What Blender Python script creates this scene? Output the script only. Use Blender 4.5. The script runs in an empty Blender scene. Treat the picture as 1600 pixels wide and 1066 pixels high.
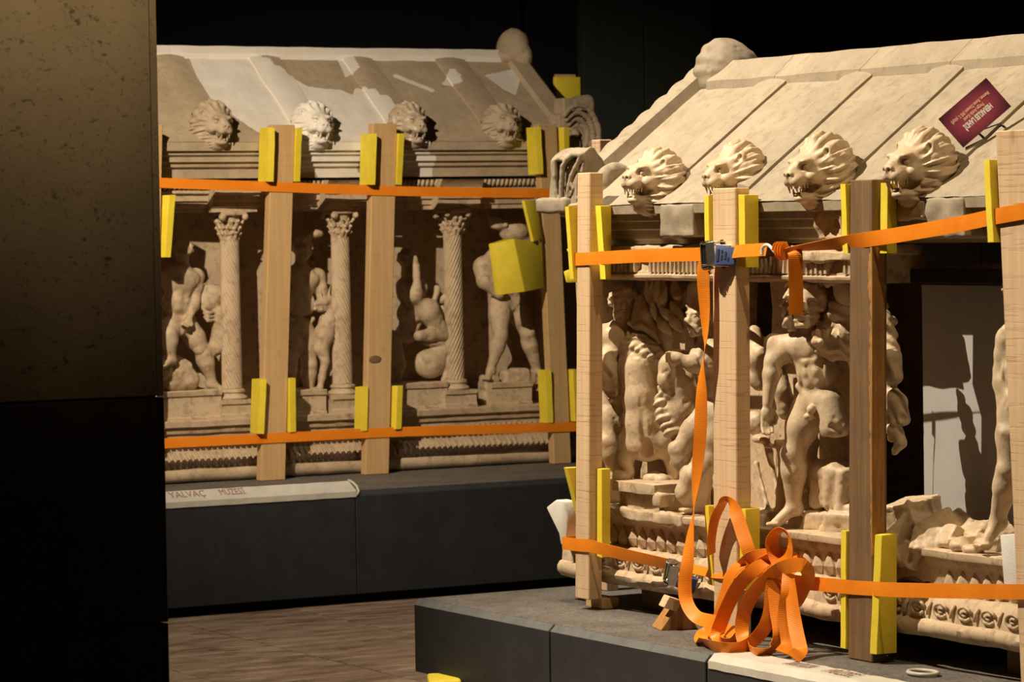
import bpy, bmesh, math, random
import numpy as np
from mathutils import Vector, Matrix, noise as mnoise

SC = bpy.context.scene
COL = SC.collection
random.seed(7)

# ---------------------------------------------------------------- camera
CAM = Vector((0, 0, 1.67))
FPX = 5159.17
_a = np.array([9100., -333., FPX]); _a /= np.linalg.norm(_a)
_b = np.array([-2930., -138., FPX]); _b /= np.linalg.norm(_b)
_z = -np.cross(_a, _b) if np.cross(_a, _b)[1] > 0 else np.cross(_a, _b)
RW = np.stack([_a, _b, _z])                      # world = RW @ camera(x right, y down, z forward)
cam_data = bpy.data.cameras.new('camera')
cam_data.sensor_width = 36.0
cam_data.lens = FPX * 36.0 / 1600.0
cam_data.clip_end = 200
cam = bpy.data.objects.new('camera', cam_data)
COL.objects.link(cam)
m = Matrix(((RW[0][0], -RW[0][1], -RW[0][2], CAM.x), (RW[1][0], -RW[1][1], -RW[1][2], CAM.y),
            (RW[2][0], -RW[2][1], -RW[2][2], CAM.z), (0, 0, 0, 1)))
cam.matrix_world = m
cam_data.dof.use_dof = True
cam_data.dof.focus_distance = 10.7
cam_data.dof.aperture_fstop = 8.0
SC.camera = cam

# ---------------------------------------------------------------- world, lamps, exposure
wd = bpy.data.worlds.new('world'); SC.world = wd; wd.use_nodes = True
wd.node_tree.nodes['Background'].inputs[0].default_value = (1.0, .66, .36, 1)
wd.node_tree.nodes['Background'].inputs[1].default_value = .010

def spot(name, loc, target, energy, size, blend, radius, col):
    l = bpy.data.lights.new(name, 'SPOT'); l.energy = energy; l.spot_size = math.radians(size)
    l.spot_blend = blend; l.shadow_soft_size = radius; l.color = col
    o = bpy.data.objects.new(name, l); COL.objects.link(o); o.location = loc
    o.rotation_euler = (Vector(target) - Vector(loc)).to_track_quat('-Z', 'Y').to_euler()
    return o
WARM = (1.0, .855, .64)
spot('ceiling_or_fill_spot', (2.4, 10.4, 6.6), (6.2, 8.75, 1.3), 3400, 42, .85, .025, WARM)
spot('ceiling_or_fill_spot', (4.6, 5.3, 6.3), (6.1, 8.6, 1.2), 420, 40, .9, .05, (1.0, .74, .42))
spot('ceiling_or_fill_spot', (2.9, 9.75, 4.25), (6.4, 13.9, 1.75), 1750, 42, 1.0, .03, (1.0, .83, .61))
spot('ceiling_or_fill_spot', (5.6, 10.4, 6.5), (6.1, 11.2, 0), 760, 58, 1.0, .3, (1.0, .84, .66))  # added downlight to brighten the floor, stands for no known lamp
spot('ceiling_or_fill_spot', (3.16, 7.05, 3.55), (3.21, 8.0, 2.5), 76, 44, 1.0, .1, (1.0, .78, .47))
SC.view_settings.view_transform = 'Standard'
SC.view_settings.look = 'None'
SC.view_settings.gamma = 1.0
SC.view_settings.use_curve_mapping = False
SC.view_settings.exposure = 0.0

# ---------------------------------------------------------------- geometry helpers
def ray(px, py):
    return RW @ np.array([px - 800.0, py - 533.0, FPX])
def onX(px, py, X):
    d = ray(px, py); return Vector(CAM) + Vector(d) * ((X - CAM.x) / d[0])
def onY(px, py, Y):
    d = ray(px, py); return Vector(CAM) + Vector(d) * ((Y - CAM.y) / d[1])
def onZ(px, py, Z):
    d = ray(px, py); return Vector(CAM) + Vector(d) * ((Z - CAM.z) / d[2])
class Plane:
    """upright plane through (x, y); ang = heading of its screen-right direction"""
    def __init__(s, x, y, ang):
        a = math.radians(ang)
        s.p = Vector((x, y, 0)); s.h = Vector((math.cos(a), math.sin(a), 0))
        s.n = Vector((math.sin(a), -math.cos(a), 0))
        if s.n.dot(Vector((-.49, -.87, 0))) < 0: s.n.negate()
    def __call__(s, px, py, o=0.0):
        d = Vector(ray(px, py)); p = s.p + s.n * o
        t = (p - CAM).dot(s.n) / d.dot(s.n)
        return CAM + d * t

class Frame:
    """u runs along a chest towards screen right, o points outwards from its carved front"""
    def __init__(s, org, u, o):
        s.org, s.u, s.o = Vector(org), Vector(u), Vector(o)
    def __call__(s, u, o, z):
        return s.org + s.u * u + s.o * o + Vector((0, 0, z))
XR, YL = 5.97, 13.80
FR = Frame((XR, 0, 0), (0, -1, 0), (-1, 0, 0))       # u = -Y
FL = Frame((0, YL, 0), (1, 0, 0), (0, -1, 0))        # u = X

def tag(o, label=None, cat=None, group=None, kind=None):
    if label: o['label'] = label
    if cat: o['category'] = cat
    if group: o['group'] = group
    if kind: o['kind'] = kind
    return o
def empty(name, loc, label=None, cat=None, group=None, kind=None):
    o = bpy.data.objects.new(name, None); COL.objects.link(o); o.location = loc
    o.empty_display_size = .05
    return tag(o, label, cat, group, kind)
def rootloc(o):
    v = Vector((0, 0, 0))
    while o is not None:
        v += o.location; o = o.parent
    return v
def link(name, me, mat, parent=None, loc=None):
    """verts of me are in world space; origin goes to loc (or stays with the parent)"""
    o = bpy.data.objects.new(name, me); COL.objects.link(o)
    if mat is not None and len(me.materials) == 0: me.materials.append(mat)
    base = rootloc(parent) if parent is not None else Vector((0, 0, 0))
    if loc is None:
        co = np.empty(len(me.vertices) * 3, 'f'); me.vertices.foreach_get('co', co); co = co.reshape(-1, 3)
        mn, mx = co.min(0), co.max(0)
        loc = Vector(((mn[0] + mx[0]) / 2, (mn[1] + mx[1]) / 2, mn[2])) if len(co) else base
    loc = Vector(loc)
    me.transform(Matrix.Translation(-loc))
    if parent is not None: o.parent = parent
    o.location = loc - base
    return o

class MB:
    def __init__(s): s.bm = bmesh.new()
    def quad_prism(s, a, b):
        """two matching loops of points joined into a closed solid"""
        va = [s.bm.verts.new(p) for p in a]; vb = [s.bm.verts.new(p) for p in b]
        n = len(va); fs = []
        for i in range(n):
            fs.append(s.bm.faces.new((va[i], va[(i + 1) % n], vb[(i + 1) % n], vb[i])))
        fs.append(s.bm.faces.new(va[::-1])); fs.append(s.bm.faces.new(vb))
        return s
    def box(s, lo, hi):
        x0, y0, z0 = lo; x1, y1, z1 = hi
        return s.quad_prism([(x0, y0, z0), (x1, y0, z0), (x1, y1, z0), (x0, y1, z0)],
                            [(x0, y0, z1), (x1, y0, z1), (x1, y1, z1), (x0, y1, z1)])
    def fbox(s, F, u0, u1, o0, o1, z0, z1):
        return s.quad_prism([F(u0, o0, z0), F(u1, o0, z0), F(u1, o1, z0), F(u0, o1, z0)],
                            [F(u0, o0, z1), F(u1, o0, z1), F(u1, o1, z1), F(u0, o1, z1)])
    def obox(s, c, ax, ay, az):
        c, ax, ay, az = Vector(c), Vector(ax), Vector(ay), Vector(az)
        return s.quad_prism([c - ax - ay - az, c + ax - ay - az, c + ax + ay - az, c - ax + ay - az],
                            [c - ax - ay + az, c + ax - ay + az, c + ax + ay + az, c - ax + ay + az])
    def profile(s, F, prof, u0, u1, step=0.05, fn=None):
        """closed (o,z) outline swept along u; fn(u,o,z) may move points"""
        n = max(1, int(abs(u1 - u0) / step)); rings = []
        for i in range(n + 1):
            u = u0 + (u1 - u0) * i / n
            ring = []
            for (o, z) in prof:
                uu, oo, zz = (u, o, z) if fn is None else fn(u, o, z)
                ring.append(s.bm.verts.new(F(uu, oo, zz)))
            rings.append(ring)
        k = len(prof)
        for i in range(n):
            for j in range(k):
                s.bm.faces.new((rings[i][j], rings[i][(j + 1) % k], rings[i + 1][(j + 1) % k], rings[i + 1][j]))
        s.bm.faces.new(rings[0][::-1]); s.bm.faces.new(rings[-1])
        return s
    def tube(s, pts, r, seg=10, closed=False):
        pts = [Vector(p) for p in pts]; n = len(pts); rings = []
        nrm = None
        for i, p in enumerate(pts):
            if closed: t = (pts[(i + 1) % n] - pts[i - 1]).normalized()
            else: t = (pts[min(i + 1, n - 1)] - pts[max(i - 1, 0)]).normalized()
            if nrm is None:
                nrm = t.orthogonal().normalized()
            nrm = (nrm - t * nrm.dot(t)).normalized(); bn = t.cross(nrm)
            rr = r[i] if isinstance(r, (list, tuple)) else r
            rings.append([s.bm.verts.new(p + nrm * math.cos(2 * math.pi * k / seg) * rr + bn * math.sin(2 * math.pi * k / seg) * rr) for k in range(seg)])
        for i in range(n if closed else n - 1):
            A, B = rings[i], rings[(i + 1) % n]
            for k in range(seg):
                s.bm.faces.new((A[k], A[(k + 1) % seg], B[(k + 1) % seg], B[k]))
        if not closed:
            s.bm.faces.new(rings[0][::-1]); s.bm.faces.new(rings[-1])
        return s
    def lathe(s, c, prof, seg=28, squash=None):
        c = Vector(c); rings = []
        for (r, z) in prof:
            ring = []
            for k in range(seg):
                a = 2 * math.pi * k / seg
                ring.append(s.bm.verts.new((c.x + r * math.cos(a), c.y + r * math.sin(a), c.z + z)))
            rings.append(ring)
        for A, B in zip(rings, rings[1:]):
            for k in range(seg): s.bm.faces.new((A[k], A[(k + 1) % seg], B[(k + 1) % seg], B[k]))
        s.bm.faces.new(rings[0][::-1]); s.bm.faces.new(rings[-1])
        return s
    def subdiv(s, n=1, maxlen=None):
        if maxlen:
            for _ in range(7):
                es = [e for e in s.bm.edges if e.calc_length() > maxlen]
                if not es: break
                bmesh.ops.subdivide_edges(s.bm, edges=es, cuts=1, use_grid_fill=True)
        else:
            bmesh.ops.subdivide_edges(s.bm, edges=s.bm.edges[:], cuts=n, use_grid_fill=True)
        return s
    def bevel(s, w, seg=2):
        bmesh.ops.remove_doubles(s.bm, verts=s.bm.verts[:], dist=1e-6)
        es = [e for e in s.bm.edges if len(e.link_faces) == 2 and e.calc_face_angle(0) > .5]
        bmesh.ops.bevel(s.bm, geom=es, offset=w, segments=seg, profile=.6, affect='EDGES', clamp_overlap=True)
        return s
    def weather(s, amp, freq, seed=0.0, amp2=0.0, freq2=40.0):
        s.bm.normal_update()
        for v in s.bm.verts:
            p = v.co * freq + Vector((seed, seed * 1.7, -seed))
            d = mnoise.noise(p) * amp
            if amp2: d += mnoise.noise(v.co * freq2 + Vector((seed, 0, seed))) * amp2
            v.co += v.normal * d
        return s
    def build(s, name, mat, parent=None, smooth=False, loc=None, sharp=None):
        bmesh.ops.recalc_face_normals(s.bm, faces=s.bm.faces[:])
        me = bpy.data.meshes.new(name)
        s.bm.to_mesh(me); s.bm.free()
        if smooth:
            me.polygons.foreach_set('use_smooth', [True] * len(me.polygons))
            if sharp: me.set_sharp_from_angle(angle=math.radians(sharp))
        return link(name, me, mat, parent, loc)

# ---------------------------------------------------------------- carving engine: blended distance fields -> mesh
LAT = np.random.RandomState(5).rand(32, 32, 32) * 2 - 1
def vnoise(P):
    i = np.floor(P).astype(int); t = P - i; t = t * t * (3 - 2 * t); i &= 31; j = (i + 1) & 31
    r = 0
    for a in (0, 1):
        for b in (0, 1):
            for c in (0, 1):
                w = (t[:, 0] if a else 1 - t[:, 0]) * (t[:, 1] if b else 1 - t[:, 1]) * (t[:, 2] if c else 1 - t[:, 2])
                r = r + w * LAT[(j if a else i)[:, 0], (j if b else i)[:, 1], (j if c else i)[:, 2]]
    return r
class Carve:
    def __init__(s, vox, lo, hi):
        s.v = vox; s.lo = np.array(lo, 'f') - 2 * vox
        n = np.ceil((np.array(hi) - np.array(lo)) / vox).astype(int) + 5
        s.n = n; s.f = np.full(n, 10.0, 'f')
        s.ax = [s.lo[i] + vox * np.arange(n[i], dtype='f') for i in range(3)]
    def _sl(s, lo, hi):
        a = np.clip(np.floor((np.array(lo) - s.lo) / s.v).astype(int), 0, s.n)
        b = np.clip(np.ceil((np.array(hi) - s.lo) / s.v).astype(int) + 1, 0, s.n)
        if np.any(b <= a): return None, None
        sl = tuple(slice(a[i], b[i]) for i in range(3))
        X = s.ax[0][sl[0]][:, None, None]; Y = s.ax[1][sl[1]][None, :, None]; Z = s.ax[2][sl[2]][None, None, :]
        return sl, (X, Y, Z)
    def _op(s, sl, d, k, op):
        f = s.f[sl]
        if op == 'add':
            h = np.clip(.5 + .5 * (f - d) / k, 0, 1); s.f[sl] = f + (d - f) * h - k * h * (1 - h)
        else:                                            # cut
            h = np.clip(.5 - .5 * (f + d) / k, 0, 1); s.f[sl] = f + (-d - f) * h + k * h * (1 - h)
    def ell(s, c, r, R=None, k=.012, op='add', disp=None):
        c = np.array(c, 'f'); r = np.array(r, 'f') * np.ones(3, 'f'); m = r.max() + k + 3 * s.v + .01
        sl, g = s._sl(c - m, c + m)
        if sl is None: return s
        x, y, z = g[0] - c[0], g[1] - c[1], g[2] - c[2]
        if R is not None:
            R = np.array(R, 'f')                         # rows: local axes
            x, y, z = (R[i][0] * x + R[i][1] * y + R[i][2] * z for i in range(3))
        k0 = np.sqrt((x / r[0]) ** 2 + (y / r[1]) ** 2 + (z / r[2]) ** 2)
        k1 = np.sqrt((x / r[0] ** 2) ** 2 + (y / r[1] ** 2) ** 2 + (z / r[2] ** 2) ** 2) + 1e-9
        d = k0 * (k0 - 1) / k1
        if disp is not None: d = d + disp(x, y, z)
        s._op(sl, d.astype('f'), k, op); return s
    def cap(s, a, b, ra, rb=None, k=.012, op='add', disp=None, flat=None):
        rb = ra if rb is None else rb
        a = np.array(a, 'f'); b = np.array(b, 'f'); m = max(ra, rb) + k + 3 * s.v + .005
        sl, g = s._sl(np.minimum(a, b) - m, np.maximum(a, b) + m)
        if sl is None: return s
        ba = b - a; L = float(ba @ ba) + 1e-12
        px, py, pz = g[0] - a[0], g[1] - a[1], g[2] - a[2]
        t = np.clip((px * ba[0] + py * ba[1] + pz * ba[2]) / L, 0, 1)
        dx, dy, dz = px - t * ba[0], py - t * ba[1], pz - t * ba[2]
        if flat is not None:                             # (direction, factor): thinner along that direction
            n, q = np.array(flat[0], 'f'), flat[1]; w = dx * n[0] + dy * n[1] + dz * n[2]
            dx, dy, dz = dx + (q - 1) * w * n[0], dy + (q - 1) * w * n[1], dz + (q - 1) * w * n[2]
        d = np.sqrt(dx * dx + dy * dy + dz * dz) - (ra + (rb - ra) * t)
        if disp is not None: d = d + disp(g[0], g[1], g[2])
        s._op(sl, d.astype('f'), k, op); return s
    def chain(s, pts, rs, k=.012, op='add', disp=None, flat=None):
        for i in range(len(pts) - 1):
            s.cap(pts[i], pts[i + 1], rs[i], rs[i + 1], k, op, disp, flat)
        return s
    def box(s, c, h, R=None, rnd=.006, k=.008, op='add', disp=None):
        c = np.array(c, 'f'); h = np.array(h, 'f'); m = float(np.linalg.norm(h)) + k + 3 * s.v
        sl, g = s._sl(c - m, c + m)
        if sl is None: return s
        x, y, z = g[0] - c[0], g[1] - c[1], g[2] - c[2]
        if R is not None:
            R = np.array(R, 'f')
            x, y, z = (R[i][0] * x + R[i][1] * y + R[i][2] * z for i in range(3))
        qx, qy, qz = np.abs(x) - h[0] + rnd, np.abs(y) - h[1] + rnd, np.abs(z) - h[2] + rnd
        d = np.sqrt(np.maximum(qx, 0) ** 2 + np.maximum(qy, 0) ** 2 + np.maximum(qz, 0) ** 2) + np.minimum(np.maximum(qx, np.maximum(qy, qz)), 0) - rnd
        if disp is not None: d = d + disp(x, y, z)
        s._op(sl, np.broadcast_to(d, s.f[sl].shape).astype('f'), k, op); return s
    def rough(s, amp, freq, seed=1.0):
        s.oct = getattr(s, 'oct', []) + [(amp * 1.5, freq * .22, seed), (amp * .9, freq * .6, seed + 7), (amp * .55, freq * 1.5, seed + 3)]; return s
    def clip(s, axis, val, keep_less):
        g = s.ax[axis]; d = (g - val) if keep_less else (val - g)
        sh = [1, 1, 1]; sh[axis] = -1
        s.f = np.maximum(s.f, d.reshape(sh).astype('f')); return s
    def clip_plane(s, p, n):
        """keep the side that n points away from"""
        p, n = np.array(p, 'f'), np.array(n, 'f')
        X, Y, Z = s.ax[0][:, None, None], s.ax[1][None, :, None], s.ax[2][None, None, :]
        s.f = np.maximum(s.f, (X - p[0]) * n[0] + (Y - p[1]) * n[1] + (Z - p[2]) * n[2]); return s
    def mesh(s, name):
        f = s.f; f[0] = f[-1] = 1; f[:, 0] = f[:, -1] = 1; f[:, :, 0] = f[:, :, -1] = 1
        neg = f < 0
        n0, n1, n2 = f.shape
        cnt = np.zeros((n0 - 1, n1 - 1, n2 - 1), 'u1')
        offs = [(i, j, k) for i in (0, 1) for j in (0, 1) for k in (0, 1)]
        for (i, j, k) in offs: cnt += neg[i:n0 - 1 + i, j:n1 - 1 + j, k:n2 - 1 + k]
        cells = np.argwhere((cnt > 0) & (cnt < 8))
        idx = np.full(cnt.shape, -1, 'i4'); idx[tuple(cells.T)] = np.arange(len(cells))
        corner = {o: f[cells[:, 0] + o[0], cells[:, 1] + o[1], cells[:, 2] + o[2]] for o in offs}
        acc = np.zeros((len(cells), 3), 'f'); num = np.zeros(len(cells), 'f')
        for o in offs:
            for ax in range(3):
                if o[ax] == 0:
                    o2 = list(o); o2[ax] = 1; A, B = corner[o], corner[tuple(o2)]
                    cr = (A < 0) != (B < 0)
                    t = np.where(cr, A / np.where(cr, A - B, 1), 0)
                    p = np.tile(np.array(o, 'f'), (len(cells), 1)); p[:, ax] += t
                    acc += p * cr[:, None]; num += cr
        V = (cells + acc / num[:, None]) * s.v + s.lo
        G = np.stack([sum(corner[o] * (1 if o[ax] else -1) for o in offs) for ax in range(3)], 1)
        G /= np.linalg.norm(G, axis=1)[:, None] + 1e-9
        d = np.zeros(len(V))
        for (am, fq, sd) in getattr(s, 'oct', []): d += am * vnoise(V * fq + sd * 3.7)
        if getattr(s, 'oct', []): d -= .0035 * np.clip(vnoise(V * 38 + 11) - .52, 0, 1) * 3 * (s.oct[0][0] > .001)
        V = V + G * d[:, None]
        faces = []
        for ax in range(3):
            a1, a2 = (ax + 1) % 3, (ax + 2) % 3
            slA = [slice(1, -1)] * 3; slB = [slice(1, -1)] * 3
            slA[ax] = slice(0, -1); slB[ax] = slice(1, None)
            A, B = neg[tuple(slA)], neg[tuple(slB)]
            e = np.argwhere(A != B)
            if not len(e): continue
            sgn = A[tuple(e.T)]
            base = e.copy(); base[:, a1] += 1; base[:, a2] += 1
            q = []
            for (d1, d2) in ((-1, -1), (0, -1), (0, 0), (-1, 0)):
                c = base.copy(); c[:, a1] += d1; c[:, a2] += d2
                q.append(idx[tuple(c.T)])
            q = np.stack(q, 1); q[~sgn] = q[~sgn][:, ::-1]
            faces.append(q)
        F = np.concatenate(faces); F = F[(F >= 0).all(1)]
        me = bpy.data.meshes.new(name)
        me.vertices.add(len(V)); me.vertices.foreach_set('co', V.astype('f').ravel())
        me.loops.add(len(F) * 4); me.loops.foreach_set('vertex_index', F.astype('i4').ravel())
        me.polygons.add(len(F)); me.polygons.foreach_set('loop_start', np.arange(0, len(F) * 4, 4, dtype='i4'))
        me.polygons.foreach_set('use_smooth', np.ones(len(F), bool))
        me.update(calc_edges=True); me.validate()
        return me

# ---------------------------------------------------------------- materials
def mat(name, build):
    m_ = bpy.data.materials.new(name); m_.use_nodes = True
    nt = m_.node_tree; b = nt.nodes['Principled BSDF']
    build(nt, b)
    return m_
def N(nt, t, **kw):
    n = nt.nodes.new(t)
    for k, v in kw.items():
        if hasattr(n, k) and not isinstance(v, tuple) or k in ('operation', 'blend_type', 'noise_dimensions', 'feature', 'attribute_name', 'wave_type', 'bands_direction'): setattr(n, k, v)
    return n
def objcoord(nt, scale=(1, 1, 1)):
    tc = nt.nodes.new('ShaderNodeTexCoord'); mp = nt.nodes.new('ShaderNodeMapping')
    mp.inputs['Scale'].default_value = scale
    nt.links.new(tc.outputs['Object'], mp.inputs['Vector']); return mp.outputs[0]
def noise(nt, vec, scale, detail=5, rough=.6):
    n = nt.nodes.new('ShaderNodeTexNoise'); n.inputs['Scale'].default_value = scale
    n.inputs['Detail'].default_value = detail; n.inputs['Roughness'].default_value = rough
    nt.links.new(vec, n.inputs['Vector']); return n.outputs['Fac']
def ramp(nt, fac, stops):
    r = nt.nodes.new('ShaderNodeValToRGB'); cr = r.color_ramp
    while len(cr.elements) < len(stops): cr.elements.new(.5)
    for e, (p, c) in zip(cr.elements, stops):
        e.position = p; e.color = (*c, 1) if len(c) == 3 else c
    nt.links.new(fac, r.inputs[0]); return r.outputs[0]
def mix(nt, fac, a, b, mode='MIX'):
    n = nt.nodes.new('ShaderNodeMix'); n.data_type = 'RGBA'; n.blend_type = mode
    for sock, v in ((n.inputs[0], fac), (n.inputs[6], a), (n.inputs[7], b)):
        if isinstance(v, (int, float)): sock.default_value = v
        elif isinstance(v, tuple): sock.default_value = (*v, 1)
        else: nt.links.new(v, sock)
    return n.outputs[2]
def bump(nt, b, h, strength, dist=.002):
    n = nt.nodes.new('ShaderNodeBump'); n.inputs['Strength'].default_value = strength; n.inputs['Distance'].default_value = dist
    nt.links.new(h, n.inputs['Height']); nt.links.new(n.outputs[0], b.inputs['Normal'])
def math_(nt, op, a, b=None):
    n = nt.nodes.new('ShaderNodeMath'); n.operation = op
    for s_, v in zip(n.inputs, (a, b)):
        if v is None: continue
        if isinstance(v, (int, float)): s_.default_value = v
        else: nt.links.new(v, s_)
    return n.outputs[0]

def stone(name, c0, c1, cdark, rough=.75, bumpd=.003, dirt=.5):
    def bld(nt, b):
        v = objcoord(nt)
        base = ramp(nt, noise(nt, v, 5, 6, .65), [(.3, c0), (.7, c1)])
        spots = ramp(nt, noise(nt, v, 22, 6, .7), [(.50, (0, 0, 0)), (.72, (1, 1, 1))])
        f = math_(nt, 'MULTIPLY', spots, dirt)
        col = mix(nt, f, base, cdark)
        pits = ramp(nt, noise(nt, v, 130, 3, .6), [(.60, (0, 0, 0)), (.70, (1, 1, 1))])
        col = mix(nt, math_(nt, 'MULTIPLY', pits, .28), col, cdark)
        nt.links.new(col, b.inputs['Base Color']); b.inputs['Roughness'].default_value = rough
        h = math_(nt, 'ADD', noise(nt, v, 60, 8, .7), math_(nt, 'MULTIPLY', noise(nt, v, 260, 3, .6), .35))
        bump(nt, b, h, .55, bumpd)
    return mat(name, bld)
M = {}
M['marble'] = stone('marble_figures', (.54, .405, .26), (.68, .535, .37), (.24, .145, .07), .5, .0018, .5)
M['stone'] = stone('marble_mouldings', (.48, .35, .22), (.64, .495, .335), (.15, .085, .04), .75, .003, .8)
M['stone_l'] = stone('marble_left_chest', (.43, .315, .20), (.57, .44, .295), (.15, .09, .05), .75, .003, .7)
M['lid_r'] = stone('marble_lid_right', (.28, .226, .160), (.385, .32, .235), (.17, .115, .065), .75, .002, .6)

def lid_left(nt, b):
    v = objcoord(nt)
    old = ramp(nt, noise(nt, v, 6, 6, .65), [(.3, (.35, .265, .175)), (.7, (.47, .37, .25))])
    old = mix(nt, math_(nt, 'MULTIPLY', ramp(nt, noise(nt, v, 30, 6, .7), [(.5, (0, 0, 0)), (.7, (1, 1, 1))]), .4), old, (.20, .15, .10))
    new = ramp(nt, noise(nt, v, 9, 5, .6), [(.3, (.66, .60, .53)), (.7, (.77, .72, .65))])
    at = nt.nodes.new('ShaderNodeAttribute'); at.attribute_name = 'plaster'
    e = math_(nt, 'ADD', at.outputs['Fac'], math_(nt, 'MULTIPLY', math_(nt, 'SUBTRACT', noise(nt, v, 30, 6, .65), .5), .5))
    fac = ramp(nt, e, [(.46, (0, 0, 0)), (.54, (1, 1, 1))])
    nt.links.new(mix(nt, fac, old, new), b.inputs['Base Color']); b.inputs['Roughness'].default_value = .8
    bump(nt, b, noise(nt, v, 70, 8, .7), .5, .003)
M['lid_l'] = mat('marble_lid_left_with_plaster', lid_left)

def plinth_m(nt, b):
    v = objcoord(nt)
    c = ramp(nt, noise(nt, v, 8, 6, .7), [(.3, (.019, .021, .0235)), (.75, (.034, .037, .040))])
    c = mix(nt, math_(nt, 'MULTIPLY', ramp(nt, noise(nt, v, 35, 6, .75), [(.60, (0, 0, 0)), (.8, (1, 1, 1))]), .5), c, (.11, .105, .10))
    pit = ramp(nt, noise(nt, v, 40, 2, .5), [(.70, (0, 0, 0)), (.74, (1, 1, 1))])
    c = mix(nt, pit, c, (.010, .010, .010))
    nt.links.new(c, b.inputs['Base Color']); b.inputs['Roughness'].default_value = .62
    bump(nt, b, noise(nt, v, 90, 6, .7), .35, .002)
M['plinth'] = mat('honed_basalt', plinth_m)
def plinth_top(nt, b):
    v = objcoord(nt)
    c = ramp(nt, noise(nt, v, 7, 6, .7), [(.3, (.12, .105, .092)), (.7, (.23, .205, .18))])
    c = mix(nt, math_(nt, 'MULTIPLY', ramp(nt, noise(nt, objcoord(nt, (1, .4, 1)), 60, 5, .75), [(.55, (0, 0, 0)), (.75, (1, 1, 1))]), .6), c, (.24, .22, .20))
    c = mix(nt, ramp(nt, noise(nt, v, 85, 5, .75), [(.50, (0, 0, 0)), (.64, (1, 1, 1))]), c, (.045, .04, .034))
    nt.links.new(c, b.inputs['Base Color']); b.inputs['Roughness'].default_value = .7
    bump(nt, b, noise(nt, v, 75, 8, .8), 1.0, .007)
M['plinth_top'] = mat('flamed_basalt', plinth_top)
M['plinth_edge'] = stone('basalt_edge', (.10, .10, .10), (.15, .15, .148), (.06, .06, .06), .55, .001, .5)

def wood(name, c0, c1, cg, saw=.5, grain=.25, knot=True, blot=.18):
    def bld(nt, b):
        v = objcoord(nt, (1, 1, 1)); vg = objcoord(nt, (26, 26, 1.1)); vs = objcoord(nt, (1.6, 1.6, 52))
        base = ramp(nt, noise(nt, vg, 1.6, 6, .62), [(.28, c0), (.72, c1)])
        fine = ramp(nt, noise(nt, objcoord(nt, (170, 170, 3)), 1.5, 4, .6), [(.48, (0, 0, 0)), (.78, (1, 1, 1))])
        c = mix(nt, math_(nt, 'MULTIPLY', fine, grain), base, cg)
        sawl = ramp(nt, noise(nt, vs, 2.0, 2, .5), [(.585, (0, 0, 0)), (.63, (1, 1, 1)), (.66, (.3, .3, .3))])
        patch = ramp(nt, noise(nt, objcoord(nt, (2, 2, 3.5)), 1.7, 3, .5), [(.36, (.15, .15, .15)), (.62, (1, 1, 1))])
        c = mix(nt, math_(nt, 'MULTIPLY', math_(nt, 'MULTIPLY', sawl, patch), saw), c, cg)
        if knot:
            vo = nt.nodes.new('ShaderNodeTexVoronoi'); vo.inputs['Scale'].default_value = 1.9
            nt.links.new(objcoord(nt, (3.2, 3.2, 1)), vo.inputs['Vector'])
            kn = ramp(nt, vo.outputs['Distance'], [(.03, (1, 1, 1)), (.09, (0, 0, 0))])
            c = mix(nt, math_(nt, 'MULTIPLY', kn, .6), c, cg)
        bl = ramp(nt, noise(nt, v, 5, 5, .6), [(.35, (0, 0, 0)), (.7, (1, 1, 1))])
        c = mix(nt, math_(nt, 'MULTIPLY', bl, blot), c, cg)
        nt.links.new(c, b.inputs['Base Color']); b.inputs['Roughness'].default_value = .75
        h = math_(nt, 'ADD', math_(nt, 'MULTIPLY', sawl, -.8 * saw), math_(nt, 'MULTIPLY', noise(nt, vg, 6, 4, .6), .6 + grain))
        bump(nt, b, h, .4, .0025)
    return mat(name, bld)
M['wood'] = wood('pale_spruce', (.62, .42, .24), (.78, .575, .365), (.36, .20, .09), .62, .14)
M['wood_l'] = wood('golden_spruce', (.50, .31, .13), (.64, .42, .20), (.32, .17, .06), .28, .16)
M['wood_old'] = wood('aged_timber', (.145, .076, .030), (.265, .155, .070), (.075, .04, .018), .12, .45, True, .5)
M['wood_split'] = wood('split_timber_face', (.34, .15, .035), (.58, .30, .085), (.12, .05, .015), .0, .75, False, .5)
def simple(name, c, rough=.5, metal=0.0, bs=0, bscale=80, var=.12, spec=None):
    def bld(nt, b):
        v = objcoord(nt)
        lo = tuple(x * (1 - var) for x in c); hi = tuple(min(1, x * (1 + var)) for x in c)
        nt.links.new(ramp(nt, noise(nt, v, 14, 5, .6), [(.3, lo), (.7, hi)]), b.inputs['Base Color'])
        b.inputs['Roughness'].default_value = rough; b.inputs['Metallic'].default_value = metal
        if bs: bump(nt, b, noise(nt, v, bscale, 4, .6), bs, .002)
    return mat(name, bld)
def foam_m(name, c0, c1):
    def bld(nt, b):
        v = objcoord(nt)
        vo = nt.nodes.new('ShaderNodeTexVoronoi'); vo.inputs['Scale'].default_value = 210; nt.links.new(v, vo.inputs['Vector'])
        c = ramp(nt, noise(nt, v, 12, 5, .7), [(.3, c0), (.7, c1)])
        nt.links.new(c, b.inputs['Base Color']); b.inputs['Roughness'].default_value = .65
        b.inputs['Subsurface Weight'].default_value = .25
        b.inputs['Subsurface Radius'].default_value = (.02, .016, .004); b.inputs['Subsurface Scale'].default_value = .5
        bump(nt, b, math_(nt, 'ADD', vo.outputs['Distance'], noise(nt, v, 40, 4, .6)), .2, .0018)
    return mat(name, bld)
M['foam'] = foam_m('yellow_polyethylene_foam', (.74, .58, .03), (.86, .70, .055))
M['foam_w'] = foam_m('white_polyethylene_foam', (.74, .72, .68), (.84, .82, .78))
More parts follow.
